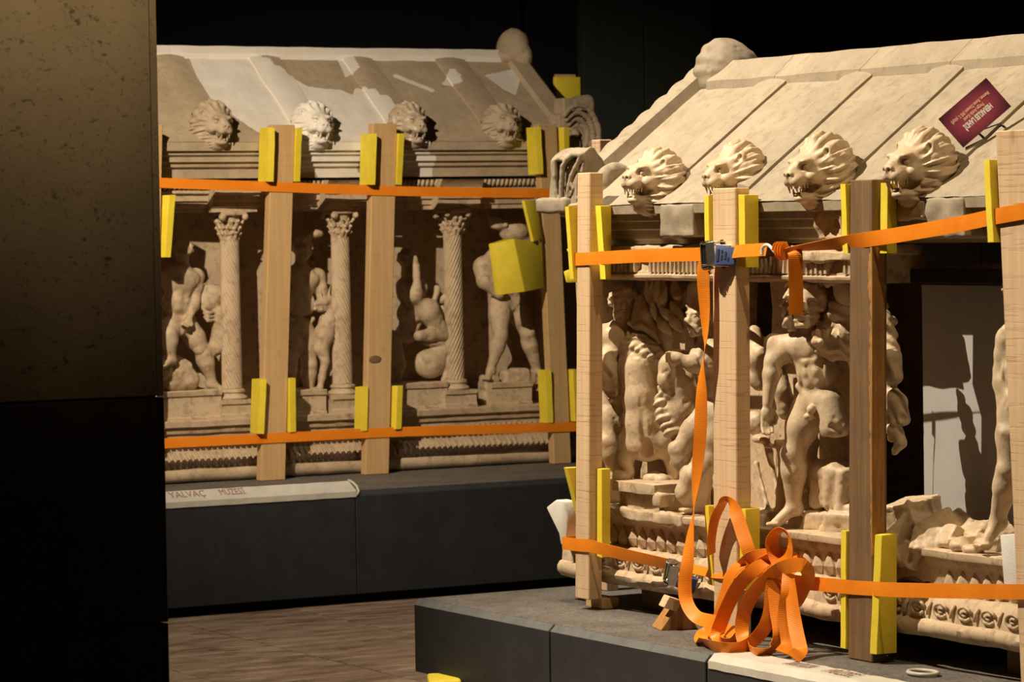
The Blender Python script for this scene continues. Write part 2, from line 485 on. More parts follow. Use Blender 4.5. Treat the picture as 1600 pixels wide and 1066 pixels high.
def strap_m(nt, b):
    v = objcoord(nt)
    at = nt.nodes.new('ShaderNodeAttribute'); at.attribute_name = 'arc'
    s_ = math_(nt, 'SINE', math_(nt, 'MULTIPLY', at.outputs['Fac'], 1150.0))
    c = ramp(nt, noise(nt, v, 9, 4, .6), [(.3, (.78, .215, .012)), (.7, (.88, .27, .018))])
    c = mix(nt, math_(nt, 'MULTIPLY', math_(nt, 'GREATER_THAN', s_, .6), .10), c, (.50, .11, .006))
    nt.links.new(c, b.inputs['Base Color']); b.inputs['Roughness'].default_value = .42
    b.inputs['Specular IOR Level'].default_value = .3
    bump(nt, b, s_, .22, .0008)
M['strap'] = mat('orange_polyester_webbing', strap_m)
M['metal'] = simple('zinc_plated_steel', (.55, .52, .46), .28, 1.0, .2, 60, .25)
M['metal_d'] = simple('dark_steel', (.16, .15, .14), .35, 1.0, .2, 60, .25)
M['hook'] = simple('white_coated_steel', (.78, .76, .72), .35, .2)
M['blue'] = simple('blue_handle_plastic', (.055, .085, .24), .5, 0, .3, 90, .2)
M['ink_d'] = simple('dark_print', (.02, .025, .06), .6)
M['tape'] = simple('white_tape', (.60, .565, .49), .55, 0, .6, 45, .10)
M['ink'] = simple('brown_marker_ink', (.34, .16, .13), .7)
M['ink2'] = simple('faded_marker_ink', (.42, .30, .25), .7)
M['panel'] = simple('white_inner_board', (.40, .385, .375), .75, 0, .15, 40, .05)
M['sign_edge'] = simple('card_edge', (.05, .02, .03), .6)
M['txt_w'] = simple('white_print', (.95, .90, .88), .6)
M['txt_p'] = simple('salmon_print', (.95, .62, .48), .6)
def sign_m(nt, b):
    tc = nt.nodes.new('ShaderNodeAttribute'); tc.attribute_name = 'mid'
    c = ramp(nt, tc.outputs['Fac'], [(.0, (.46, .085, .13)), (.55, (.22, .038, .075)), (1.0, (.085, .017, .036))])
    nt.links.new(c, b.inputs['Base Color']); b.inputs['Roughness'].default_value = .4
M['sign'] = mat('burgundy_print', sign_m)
M['dark'] = simple('matt_black', (.008, .008, .008), .9)
M['ring'] = simple('grey_rubber', (.50, .46, .38), .5)

def pillar_m(nt, b):
    v = objcoord(nt)
    c = ramp(nt, noise(nt, v, 3, 6, .65), [(.3, (.34, .255, .155)), (.7, (.44, .34, .215))])
    sp = ramp(nt, noise(nt, objcoord(nt, (1, 1, 1.5)), 26, 4, .6), [(.62, (0, 0, 0)), (.70, (1, 1, 1))])
    c = mix(nt, math_(nt, 'MULTIPLY', sp, .8), c, (.08, .06, .035))
    sp2 = ramp(nt, noise(nt, v, 75, 3, .6), [(.60, (0, 0, 0)), (.68, (1, 1, 1))])
    c = mix(nt, math_(nt, 'MULTIPLY', sp2, .5), c, (.12, .09, .06))
    nt.links.new(c, b.inputs['Base Color']); b.inputs['Roughness'].default_value = .75
    bump(nt, b, noise(nt, v, 70, 6, .7), .4, .003)
M['pillar'] = mat('travertine_cladding', pillar_m)
M['pillar_shaded'] = stone('shade_painted_cladding', (.055, .040, .028), (.080, .060, .042), (.03, .02, .015), .75, .002, .5)  # pillar stone again, with the shade low down put into its colour
def floor_m(nt, b):
    w = objcoord(nt); wp = nt.nodes.new('ShaderNodeVectorMath'); wp.operation = 'ADD'
    oi = nt.nodes.new('ShaderNodeObjectInfo')
    rv = nt.nodes.new('ShaderNodeVectorMath'); rv.operation = 'SCALE'; nt.links.new(w, rv.inputs[0]); rv.inputs['Scale'].default_value = 1.0
    cb = nt.nodes.new('ShaderNodeCombineXYZ'); nt.links.new(math_(nt, 'MULTIPLY', oi.outputs['Random'], 40.0), cb.inputs[2])
    nt.links.new(rv.outputs[0], wp.inputs[0]); nt.links.new(cb.outputs[0], wp.inputs[1])
    mp = nt.nodes.new('ShaderNodeMapping'); mp.inputs['Scale'].default_value = (1, 3.4, 1); nt.links.new(wp.outputs[0], mp.inputs['Vector']); v = mp.outputs[0]
    c = ramp(nt, noise(nt, v, 3.2, 9, .72), [(.34, (.12, .075, .048)), (.46, (.27, .185, .125)), (.55, (.36, .255, .18)), (.68, (.52, .40, .30))])
    dk = ramp(nt, noise(nt, v, 5.5, 7, .75), [(.565, (0, 0, 0)), (.63, (1, 1, 1))])
    c = mix(nt, math_(nt, 'MULTIPLY', dk, .7), c, (.06, .036, .022))
    lt = ramp(nt, noise(nt, v, 16, 5, .7), [(.56, (0, 0, 0)), (.70, (1, 1, 1))])
    c = mix(nt, math_(nt, 'MULTIPLY', lt, .35), c, (.46, .36, .28))
    nt.links.new(c, b.inputs['Base Color']); b.inputs['Roughness'].default_value = .6
    bump(nt, b, noise(nt, v, 9, 7, .7), .5, .006)
M['floor'] = mat('brown_veined_stone', floor_m)
M['wall'] = simple('black_wall_paint', (.010, .010, .009), .85, 0, .2, 30)
M['wall_g'] = simple('dark_green_grey_panel', (.075, .082, .070), .8, 0, .2, 30)
M['wall_b'] = simple('dark_brown_panel', (.085, .055, .038), .8, 0, .2, 30)
M['grout'] = simple('dark_grout', (.06, .045, .035), .9)

# ================================================================ THE SETTING
# floor: large stone slabs laid as separate pieces over a grout bed
fb = MB().box((1.0, 3.0, -.10), (16.0, 19.0, -.012)).build('floor', M['grout'], loc=(6, 9, -.012))
tag(fb, kind='structure')
tile_me = {}
for i in range(14):
    for j in range(11):
        x0, y0 = 2.2 + i * .62, 8.05 + j * .62
        if x0 > 9.5 and y0 < 11: continue
        k = (i * 3 + j * 5) % 4
        if k not in tile_me:
            b = MB().box((-.3075, -.3075, -.03), (.3075, .3075, 0)).bevel(.003, 1)
            o = b.build('tile', M['floor'], fb, loc=(x0, y0, 0))
            # keep mesh data in tile-local space: centre of the slab's top
            tile_me[k] = o.data
            o.location = Vector((x0, y0, 0)) - fb.location
            co = np.empty(len(o.data.vertices) * 3, 'f'); o.data.vertices.foreach_get('co', co)
            o.data.transform(Matrix.Translation((x0, y0, 0)))
        else:
            o = bpy.data.objects.new('tile', tile_me[k]); COL.objects.link(o); o.parent = fb
            o.location = Vector((x0, y0, 0)) - fb.location
        if (i + j) % 2: o.location.z += .0012

cl = MB().box((1.0, 3.0, 6.95), (16.0, 19.0, 7.1)).build('ceiling', M['wall'], loc=(8, 11, 6.95)); tag(cl, kind='structure')
# far wall with faint tall panels
wb = MB().box((1.0, 18.0, 0), (16.0, 18.3, 6.5)).build('wall_back', M['wall'], loc=(8, 18.15, 0)); tag(wb, kind='structure')
def xw(px): return onY(px, 40, 17.95).x
for (a, b_, mt) in ((908, 1003, 'wall_g'), (1005, 1110, 'wall_g'), (1420, 1527, 'wall_b'), (1530, 1640, 'wall_b')):
    MB().box((xw(a), 17.93, .02), (xw(b_), 18.02, 5.5)).bevel(.004, 1).build('panel', M[mt], wb)
MB().box((9.9, 17.90, 0), (10.25, 18.02, 5.5)).bevel(.004, 1).build('pilaster', M['wall'], wb)

# stone-clad pillar in the near left
PX = onY(255, 533, 8.0).x
pil = MB().box((.9, 8.03, 0), (PX - .012, 9.0, 4.6)).build('pillar', M['pillar_shaded'], loc=(2.2, 8.5, 0)); tag(pil, kind='structure')
zj = [0, .63, onY(200, 622, 8).z, 2.9, 4.6]
for q in range(4):
    mt = 'pillar_shaded' if q < 2 else 'pillar'  # lower panels are the same cladding with shade painted in
    for (xa, xb) in ((.9, 1.85), (1.853, PX - .021)):
        # right edges lean very slightly with the cladding
        MB().box((xa, 8.0, zj[q] + .002), (xb, 8.04, zj[q + 1] - .003)).bevel(.003, 1).build('cladding_panel', M[mt], pil)
    MB().box((PX - .019, 8.002, zj[q] + .002), (PX, 8.9, zj[q + 1] - .003)).bevel(.002, 1).build('edge_panel', M['pillar_shaded' if q < 2 else 'pillar'], pil)

# ================================================================ PLINTHS
def plinth(label, xs, ys, z, front, loc):
    """front: list of (x0,y0,x1,y1) footprints of the facing blocks"""
    r = empty('plinth', loc, label, 'plinth')
    for (x0, y0, x1, y1) in front:
        b = MB()
        if abs(x1 - x0) < abs(y1 - y0):                   # facing blocks: arris taken off along the front only
            o_ = [(x0, .045), (x0, z - .022), (x0 + .022, z), (x1, z), (x1, .045)]
            b.quad_prism([(a, y0, c) for a, c in o_], [(a, y1, c) for a, c in o_])
        elif y0 == ys[0]:
            o_ = [(y0, .045), (y0, z - .022), (y0 + .022, z), (y1, z), (y1, .045)]
            b.quad_prism([(x0, a, c) for a, c in o_], [(x1, a, c) for a, c in o_])
        else: b.box((x0, y0, .045), (x1, y1, z))
        b.bevel(.0025, 1)
        b.build('block', M['plinth'], r)
    MB().box((xs[0] + .10, ys[0] + .10, 0), (xs[1] - .10, ys[1] - .10, z - .05)).build('base', M['dark'], r)
    return r
ZPR, ZPL = .31, .50
xr0, yr1 = 5.57, 10.58
ycuts = [yr1, 9.60, 8.63, 7.66, 6.70]
fr = [(xr0, ycuts[i + 1] + .005, xr0 + .35, ycuts[i] - .005) for i in range(4)]
fr += [(xr0 + .353, yr1 - .35, xr0 + 1.1, yr1), (xr0 + 1.103, yr1 - .35, xr0 + 2.1, yr1)]
pr = plinth('low dark grey stone plinth under the nearer chest with the nude hero', (xr0, 7.7), (6.7, yr1), ZPR, fr, (6.6, 8.6, 0))
t_ = MB().box((xr0 + .024, 6.72, ZPR - .06), (xr0 + 2.08, yr1 - .024, ZPR + .0025)).bevel(.002, 1)
t_.build('top_slab', M['plinth_top'], pr)
for i in range(4):                                   # polished arris along the front edge of every block
    MB().quad_prism([(xr0 + .0215, ycuts[i + 1] + .007, ZPR + .0006), (xr0 - .0006, ycuts[i + 1] + .007, ZPR - .0215), (xr0 - .0006, ycuts[i] - .007, ZPR - .0215), (xr0 + .0215, ycuts[i] - .007, ZPR + .0006)],
                    [(xr0 + .023, ycuts[i + 1] + .007, ZPR - .002), (xr0 + .001, ycuts[i + 1] + .007, ZPR - .0235), (xr0 + .001, ycuts[i] - .007, ZPR - .0235), (xr0 + .023, ycuts[i] - .007, ZPR - .002)]
                    ).build('arris', M['plinth_edge'], pr)

yl0 = 12.95
xj = onY(557, 850, yl0).x
xc = [xj - 2.75, xj - 1.38, xj, xj + 1.38, xj + 2.75]
fl = [(xc[i] + .002, yl0, xc[i + 1] - .002, yl0 + .4) for i in range(4)]
pl = plinth('tall dark grey stone plinth under the farther chest with twisted columns', (xc[0], xc[-1]), (yl0, 15.4), ZPL, fl, (xj, 14.2, 0))
MB().box((xc[0] + .02, yl0 + .024, ZPL - .06), (xc[-1] - .02, 15.4, ZPL + .003)).bevel(.002, 1).build('top_slab', M['plinth_top'], pl)

# ================================================================ LIDS
def lion_carve(vox=.0055, seed=0.0, jaw=1.0):
    """lion mask looking along +x, z up, centred on the face"""
    c = Carve(vox, (-.15, -.150, -.155), (.140, .150, .155))
    def strands(x, y, z):
        a = np.arctan2(z, y); r = np.sqrt(y * y + z * z)
        g = np.clip((r - .035) / .03, 0, 1)
        return ((.0065 * np.sin(19 * a + 34 * x + 1.6 * np.sin(40 * x + 3 * a + seed)) + .003 * np.sin(41 * a + 60 * x)) * g).astype('f')
    c.ell((-.050, 0, -.004), (.088, .124, .130), k=.006, disp=strands)
    c.ell((-.015, 0, -.070), (.070, .098, .075), k=.008, disp=strands)
    c.ell((.015, 0, -.100), (.055, .066, .042), k=.008, disp=strands)
    for i in range(9):                                                        # forelock and ruff tufts
        a = math.radians(-20 + 27.5 * i)
        c.chain([(.020, .060 * math.cos(a), .020 + .062 * math.sin(a)), (-.012, .092 * math.cos(a), .022 + .092 * math.sin(a)), (-.050, .112 * math.cos(a + .12), .02 + .112 * math.sin(a + .12))], [.012, .017, .010], k=.006)
    c.ell((-.005, 0, .015), (.078, .070, .078), k=.02)                        # skull
    c.ell((.048, 0, .032), (.045, .052, .034), k=.02)                         # brow
    c.ell((.078, 0, .008), (.050, .032, .034), k=.02)                         # bridge of the nose
    c.ell((.090, 0, -.014), (.038, .046, .030), k=.015)                       # muzzle
    c.ell((.124, 0, .006), (.011, .026, .014), k=.006)                        # nose
    for s in (-1, 1):
        c.ell((.130, s * .012, .002), (.008, .006, .006), k=.003, op='cut')
        c.ell((.108, s * .020, -.022), (.022, .022, .020), k=.008)
        c.ell((.040, s * .052, -.012), (.036, .022, .028), k=.015)            # cheek
        c.ell((.070, s * .034, .046), (.022, .022, .011), k=.010)             # eyebrow
        c.ell((.084, s * .036, .024), (.014, .014, .012), k=.006, op='cut')
        c.ell((.070, s * .037, .024), (.011, .012, .010), k=.003)
        c.cap((.112, s * .008, .008), (.070, s * .014, .046), .004, .003, k=.006, op='cut')
        c.ell((-.006, s * .080, .066), (.018, .020, .022), k=.008)            # ear
        c.ell((.008, s * .086, .068), (.011, .011, .014), k=.005, op='cut')
    c.ell((.058, 0, -.086), (.050, .038, .020), k=.012)                       # lower jaw
    c.box((.098, 0, -.054), (.055, .032, .0125 * jaw), k=.006, op='cut', rnd=.010)
    for s in (-1, 1):
        c.box((.060, s * .045, -.053), (.026, .022, .011), k=.006, op='cut', rnd=.009)
        c.cap((.112, s * .024, -.034), (.110, s * .024, -.062), .0062, .003, k=.002)
        c.cap((.094, s * .022, -.074), (.096, s * .022, -.052), .0055, .003, k=.002)
        for q in range(3): c.cap((.096 - .014 * q, s * .030, -.036), (.096 - .014 * q, s * .030, -.050), .0045, .003, k=.002)
    c.ell((.075, 0, -.070), (.034, .018, .007), k=.004)                       # tongue
    c.ell((-.10, 0, -.02), (.06, .075, .09), k=.02)
    return c
LION = [lion_carve(.0040, 0.0).mesh('lion_head'), lion_carve(.0040, 1.9, 1.25).mesh('lion_head')]
def add_lion(parent, pos, mat_, yaw, pitch, scale, which, damage=None):
    o = bpy.data.objects.new('lion_head', LION[which].copy() if True else None); COL.objects.link(o)
    o.data.materials.append(mat_)
    o.parent = parent; o.location = Vector(pos) - rootloc(parent)
    o.data.transform(Matrix.Rotation(yaw, 4, 'Z') @ Matrix.Rotation(pitch, 4, 'Y') @ Matrix.Scale(scale, 4))
    return o

def lid(F, name_label, loc, u0, u1, zs, depth, mname, rib_us, ribw, ribh, eave_o, steps, cap_w, cap_h, nres):
    """zs = (bottom, eave top, ridge); steps = cornice outline below the eave (o,z) from top to bottom"""
    r = empty('sarcophagus_cover', loc, name_label, 'lid')
    zb, ze, zr = zs
    slope = (zr - ze) / (depth + eave_o)
    prof = [(eave_o, ze)] + steps + [(-2 * depth + .0, zb), (-2 * depth - eave_o, ze), (-depth, zr)]
    # front slope is a fine grid so that the repairs on it keep their outline
    b = MB()
    def wob(u, o, z):
        n = mnoise.noise(Vector((u * 3, o * 4, z * 5))) * .004 + mnoise.noise(Vector((u * 17, o * 15, z * 21))) * .0018
        return u, o + n, z
    b.profile(F, prof, u0, u1, .02, wob)
    body = b.build('roof_body', M[mname], r, smooth=True, sharp=25)
    # sloped face as a dense skin
    nu, nt = int((u1 - u0) / nres), int((depth + eave_o) / nres)
    vs = []; fs = []
    for i in range(nu + 1):
        for j in range(nt + 1):
            u = u0 + (u1 - u0) * i / nu; t = j / nt
            o = eave_o - (depth + eave_o) * t
            z = ze + (zr - ze) * t + .003
            z += mnoise.noise(Vector((u * 6, o * 6, 3))) * .003 + .0015 * mnoise.noise(Vector((u * 25, o * 25, 1)))
            vs.append(F(u, o + (.002 if j == 0 else 0), z))
    for i in range(nu):
        for j in range(nt):
            a = i * (nt + 1) + j; fs.append((a, a + 1, a + nt + 2, a + nt + 1))
    me = bpy.data.meshes.new('roof_slope'); me.from_pydata(vs, [], fs); me.polygons.foreach_set('use_smooth', [True] * len(fs)); me.update()
    if me.polygons[0].normal.z < 0: me.flip_normals()
    skin = link('roof_slope', me, M[mname], r)
    ribs = []
    for ui in rib_us:
        b = MB(); rings = []; n = 24
        for j in range(n + 1):
            t = j / n; o = eave_o - .05 - (depth + eave_o - .06) * t; z = ze + slope * (eave_o - o)
            wv = 1 + .05 * mnoise.noise(Vector((ui * 5, t * 4, 0)))
            ring = []
            for (du, dh) in ((-1, -.012), (-1, .55), (-.55, .85), (0, 1), (.55, .85), (1, .55), (1, -.012)):
                hh = dh * ribh + (mnoise.noise(Vector((ui * 9 + du * 3, t * 9, 2))) * .002)
                ring.append(b.bm.verts.new(F(ui + du * ribw * wv, o, z + hh)))
            rings.append(ring)
        for A, B in zip(rings, rings[1:]):
            for k in range(7): b.bm.faces.new((A[k], A[(k + 1) % 7], B[(k + 1) % 7], B[k]))
        b.bm.faces.new(rings[0][::-1]); b.bm.faces.new(rings[-1])
        ribs.append(b.build('cover_tile', M[mname], r, smooth=True, sharp=30))
    # capping along the ridge, cut into lengths
    edges = [u0 + .12] + [ui + ribw * .2 for ui in rib_us] + [u1 - .1]
    edges = sorted(e for e in edges)
    for a, c_ in zip(edges, edges[1:]):
        b = MB(); n_ = slope
        def rr(u, o, z): return u, o + mnoise.noise(Vector((u * 9, o * 9, z * 9))) * .003, z + mnoise.noise(Vector((u * 7, 5, o * 20))) * .003
        b.profile(F, [(-depth + cap_w, zr - slope * cap_w), (-depth + cap_w, zr - slope * cap_w + cap_h), (-depth + .015, zr + cap_h), (-depth - cap_w, zr - slope * cap_w + cap_h * .6), (-depth - cap_w, zr - slope * cap_w - .01)], a + .0012, c_ - .0012, .04, rr)
        b.build('ridge_cap', M[mname], r, smooth=True, sharp=30)
    return r, slope, skin, body, ribs

# ---- nearer lid
ZE_R, ZR_R, DR = 1.722, 2.205, .62
rib_r = [-9.58, -9.07, -8.57, -8.05, -7.55]
lidR, slR, skinR, bodyR, ribsR = lid(FR, 'gabled marble lid carrying the burgundy name card', (6.5, 8.7, 1.585), -10.12, -7.20, (1.588, ZE_R, ZR_R), DR, 'lid_r', rib_r, .085, .026, .03,
    [(.028, 1.692), (.004, 1.690), (.0, 1.668), (-.014, 1.664), (-.018, 1.640), (-.034, 1.634), (-.040, 1.606), (-.052, 1.600), (-.055, 1.588)], .10, .034, .03)
for i, y in enumerate([9.55, 9.045, 8.565, 8.045]):
    add_lion(lidR, (5.968 + (.045 if i == 1 else 0), y + (.07 if i == 1 else 0), 1.806 + (.010 if i else 0)), M['marble'], math.pi + (.10, -.05, .0, .06, 0)[i], (-.06, .10, .14, .08, .05)[i], (.84, .82, .88, .88)[i], i % 2)
# raking cornice at the far gable, scalloped outer edge
b = MB(); n = 40; rings = []
for j in range(n + 1):
    t = j / n; o = .0 - (DR - .03) * t; z = ZE_R + slR * (.03 - o)
    sc = .008 * abs(math.sin(t * 26))
    rings.append([b.bm.verts.new(FR(-10.045, o, z - .01)), b.bm.verts.new(FR(-10.055, o, z + .052)), b.bm.verts.new(FR(-10.075, o, z + .062)), b.bm.verts.new(FR(-10.12 - sc, o, z + .062 + sc)), b.bm.verts.new(FR(-10.15 - sc, o, z + .03)), b.bm.verts.new(FR(-10.15, o, z - .05))])
for A, B in zip(rings, rings[1:]):
    for k in range(6): b.bm.faces.new((A[k], A[(k + 1) % 6], B[(k + 1) % 6], B[k]))
b.bm.faces.new(rings[0][::-1]); b.bm.faces.new(rings[-1])
b.build('raking_cornice', M['lid_r'], lidR, smooth=True, sharp=35)
# shell-like ridge acroterion
def ridge_acr(F, u, o, z, rx, rz, th, vox=.007, parent=None, mt=None, su=1):
    c0 = F(u, o, z); c = Carve(vox, np.array(c0) - (rx + .1), np.array(c0) + (rx + .1))
    def scal(x, y, zz):
        w = x if abs(F.o.x) > .5 else y
        a = np.arctan2(zz, w); return (.003 * np.cos(a * 15) * np.clip(-w * 14 - .2, 0, 1)).astype('f')
    r3 = (rx, th, rz) if abs(F.o.x) > .5 else (th, rx, rz)
    c.ell(c0, r3, k=.01, disp=scal)
    c.ell(F(u + su * .035, o - .01, z - .01), tuple(np.array(r3) * (.92, .9, .90)), k=.03)
    c.box(F(u, o, z - rz * .75), (.10, .05, .05) if abs(F.o.x) > .5 else (.05, .10, .05), k=.03)
    c.rough(.0035, 30)
    return link('ridge_acroterion', c.mesh('ridge_acroterion'), mt, parent)
ridge_acr(FR, -10.05, -.64, 2.205, .125, .118, .085, .007, lidR, M['lid_r'])
# corner acroterion: a broken leaf scroll in front, a plain flank behind
fk = [onY(x, y, 10.02) for x, y in ((902, 250), (910, 240), (924, 229), (929, 231), (940, 248), (952, 268), (950, 300), (935, 318), (900, 318))]
MB().quad_prism(fk, [p + Vector((0, .19, 0)) for p in fk]).bevel(.008, 2).subdiv(maxlen=.025).weather(.005, 16, 6, .002, 50).build('corner_acroterion', M['lid_r'], lidR, smooth=True, sharp=50)
c = Carve(.004, (5.80, 9.96, 1.68), (6.12, 10.36, 2.02))
front = Plane(5.975, 10.12, -72)
def fp(px, py, o=0): return front(px, py, o)
for x, y, r in ((876, 306, .035), (875, 285, .032), (876, 265, .028), (886, 298, .045), (888, 274, .040), (896, 260, .040), (900, 290, .055), (896, 312, .05), (905, 255, .035), (884, 320, .04)):
    c.ell(fp(x, y, -.035), (r * .8, r, r * 1.1), k=.025)
FOLD = [([(873, 322), (869, 300), (867, 275), (866, 251)], .0085, .03), ([(867, 250), (874, 248), (882, 250)], .0075, .025), ([(876, 314), (877, 285), (879, 260), (886, 249), (895, 242), (908, 242)], .0085, .048),
        ([(886, 310), (889, 290), (893, 275), (899, 263), (905, 251), (910, 242)], .0085, .045), ([(911, 243), (912, 256), (910, 268)], .008, .035), ([(893, 302), (896, 294), (893, 288), (889, 296), (891, 306)], .006, .045), ([(880, 324), (890, 327), (902, 322)], .012, .03)]
for pts, rr_, oo in FOLD:
    for kq in (1.0, .62, .25):
        P_ = [fp(x + 1.5 * (1 - kq), y, oo * kq) for x, y in pts]
        c.chain(P_, [rr_ * (1.3 - .3 * kq)] * len(P_), k=.004)
c.rough(.0012, 60)
link('corner_leaf_front', c.mesh('corner_leaf_front'), M['lid_r'], lidR)
c = Carve(.006, (5.93, 9.80, 1.66), (6.22, 10.06, 1.90))      # dished leaf at the foot of the rake
c.ell((6.075, 9.955, 1.80), (.085, .035, .075), k=.02); c.ell((6.075, 9.905, 1.815), (.06, .03, .05), k=.015, op='cut')
c.ell((6.02, 9.98, 1.75), (.09, .06, .035), k=.02); c.rough(.002, 50)
link('corner_leaf', c.mesh('corner_leaf'), M['lid_r'], lidR)
MB().box((5.925, 10.06, 1.700), (6.00, 10.27, 1.755)).bevel(.012, 2).subdiv(maxlen=.02).weather(.006, 20, 3).build('corner_block', M['lid_r'], lidR, smooth=True)
# plain repairs and broken lumps on the eave of the nearer lid
def lump(F, u0, u1, o0, o1, z0, z1, mt, parent, name, seed, amp=.008):
    b = MB().fbox(F, u0, u1, o0, o1, z0, z1).bevel(.008, 2).subdiv(maxlen=.018)
    b.weather(amp, 18, seed, amp * .35, 60)
    return b.build(name, mt, parent, smooth=True)
def uR(px, py): return -onX(px, py, 5.95).y
lump(FR, uR(1037, 350), uR(1088, 350), -.06, .034, 1.612, 1.722, M['lid_r'], lidR, 'repair_block', 2, .006)
lump(FR, uR(1268, 340), uR(1312, 340), -.10, .0, 1.60, 1.76, M['stone'], lidR, 'broken_edge', 5, .022)
lump(FR, uR(1405, 350), uR(1448, 350), -.06, .030, 1.66, 1.715, M['stone'], lidR, 'broken_edge', 8, .010)
lump(FR, uR(1453, 350), uR(1512, 350), -.06, .034, 1.605, 1.722, M['lid_r'], lidR, 'repair_block', 9, .010)
lump(FR, uR(1196, 320), uR(1270, 320), -.05, .022, 1.700, 1.724, M['lid_r'], lidR, 'broken_edge', 12, .012)

# ---- farther lid
ZE_L, ZR_L, DL = 2.055, 2.50, .58
rib_l = [5.75, 6.29, 6.79, 7.29, 7.80]
lidL, slL, skinL, bodyL, ribsL = lid(FL, 'gabled lid patched with pale plaster on the farther chest', (7.0, 14.3, 1.89), 5.62, 8.20, (1.893, ZE_L, ZR_L), DL, 'lid_l', rib_l, .082, .024, .04,
    [(.040, 2.018), (.020, 2.014), (.022, 2.000), (.006, 1.990), (.008, 1.968), (-.010, 1.962), (-.012, 1.945), (-.03, 1.938), (-.034, 1.893)], .05, .03, .008)
for i, x in enumerate([6.275, 6.785, 7.285, 7.79]):
    add_lion(lidL, (x + .005, 13.785, 2.135), M['lid_l'], -math.pi / 2 + (.10, .0, .05, -.12)[i], (.12, .05, .08, .0)[i], (.84, .84, .82, .82)[i], (i + 1) % 2)
b = MB(); n = 30; rings = []
for j in range(n + 1):
    t = j / n; o = .0 - (DL - .0) * t; z = ZE_L + slL * (.04 - o)
    rings.append([b.bm.verts.new(FL(8.115, o, z - .01)), b.bm.verts.new(FL(8.125, o, z + .035)), b.bm.verts.new(FL(8.21, o, z + .045)), b.bm.verts.new(FL(8.24, o, z + .02)), b.bm.verts.new(FL(8.24, o, z - .06))])
for A, B in zip(rings, rings[1:]):
    for k in range(5): b.bm.faces.new((A[k], A[(k + 1) % 5], B[(k + 1) % 5], B[k]))
b.bm.faces.new(rings[0][::-1]); b.bm.faces.new(rings[-1])
b.build('raking_cornice', M['lid_l'], lidL, smooth=True, sharp=35)
def ridge_acr_L():
    q = onY(802, 77, 14.37); c = Carve(.007, np.array(q) - .22, np.array(q) + .22)
    c.ell(q + Vector((0, 0, .005)), (.068, .11, .098), k=.02); c.ell(q + Vector((.02, -.02, -.05)), (.06, .1, .06), k=.03)
    c.ell(q + Vector((-.05, 0, -.04)), (.06, .08, .04), k=.03)
    c.rough(.003, 40); link('ridge_acroterion', c.mesh('ridge_acroterion'), M['lid_l'], lidL)
ridge_acr_L()
fl_ = Plane(8.2, 13.80, 0)
c = Carve(.0065, (8.0, 13.70, 1.96), (8.50, 14.02, 2.36))
q = fl_(905, 190)
c.box((q.x + .005, 13.86, 2.15), (.085, .05, .12), k=.02); c.box((q.x + .05, 13.86, 2.20), (.05, .045, .085), k=.02, rnd=.03); c.box((q.x - .06, 13.86, 2.11), (.05, .05, .08), k=.02)
for q_, rad in enumerate((.035, .058, .082, .106)):
    ctr = fl_(897, 212)
    P_ = [ctr + Vector((rad * 1.05 * math.cos(a), -.015 - .012 * q_, rad * 1.35 * math.sin(a))) for a in np.linspace(-1.0, 2.4, 16)]
    c.chain(P_, [.012] * 16, k=.006)
c.ell(fl_(899, 209, .02), (.022, .03, .022), k=.01); c.rough(.003, 35)
link('corner_acroterion', c.mesh('corner_acroterion'), M['lid_l'], lidL)
# plaster repairs: outlines measured on the slope and kept as a surface attribute
def onSlopeL(px, py):
    d = Vector(ray(px, py)); nrm = Vector((0, -slL, 1)); p0 = FL(0, .03, ZE_L)
    return CAM + d * ((p0 - CAM).dot(nrm) / d.dot(nrm))
PATCH = [[(290, 80), (352, 80), (410, 96), (445, 118), (480, 138), (505, 142), (530, 143), (560, 155), (590, 180), (625, 200), (655, 215), (690, 235), (660, 262), (560, 262), (520, 235), (430, 225), (395, 205), (330, 160), (310, 130)],
         [(250, 60), (420, 62), (700, 68), (760, 74), (762, 84), (600, 82), (420, 84), (250, 82)],
         [(756, 121), (806, 110), (814, 122), (806, 152), (790, 145)], [(690, 136), (708, 108), (722, 126), (726, 140)],
         [(522, 84), (548, 84), (560, 115), (540, 125)], [(555, 140), (590, 150), (640, 190), (660, 212), (640, 225), (590, 215), (552, 150)],
         [(618, 118), (680, 144), (676, 148), (612, 122)]]
def inpoly(x, y, P):
    s = False; j = len(P) - 1
    for i in range(len(P)):
        if (P[i][1] > y) != (P[j][1] > y) and x < (P[j][0] - P[i][0]) * (y - P[i][1]) / (P[j][1] - P[i][1] + 1e-9) + P[i][0]: s = not s
        j = i
    return s
PATCH_W = [[(onSlopeL(*p).x, onSlopeL(*p).y) for p in P] for P in PATCH]
for ob in [skinL] + ribsL + [bodyL] + [ch for ch in lidL.children if ch.name.split('.')[0] in ('lion_head', 'ridge_cap')]:
    at = ob.data.attributes.new('plaster', 'FLOAT', 'POINT'); base = rootloc(ob)
    vals = []
    cap_ = ob.name.startswith('ridge_cap'); lion_ = ob.name.startswith('lion_head')
    for v in ob.data.vertices:
        w = v.co + base
        if lion_: vals.append(1.0 if abs(base.x - 6.79) < .1 else (.45 if abs(base.x - 7.29) < .1 else 0.0)); continue
        if cap_: vals.append(.9 if w.x > 6.05 else .2); continue
        yy = w.y if w.z > ZE_L - .02 else 13.80
        vals.append(sum(any(inpoly(w.x + a_, yy + c_, P) for P in PATCH_W) for a_, c_ in ((0, 0), (.006, .003), (-.006, -.003), (.003, -.006), (-.003, .006))) / 5)
        if ob is bodyL and w.z < ZE_L - .005: vals[-1] = .85 if (6.62 < w.x < 7.42 and mnoise.noise(w * 5) > -.1) else .1
    at.data.foreach_set('value', vals)

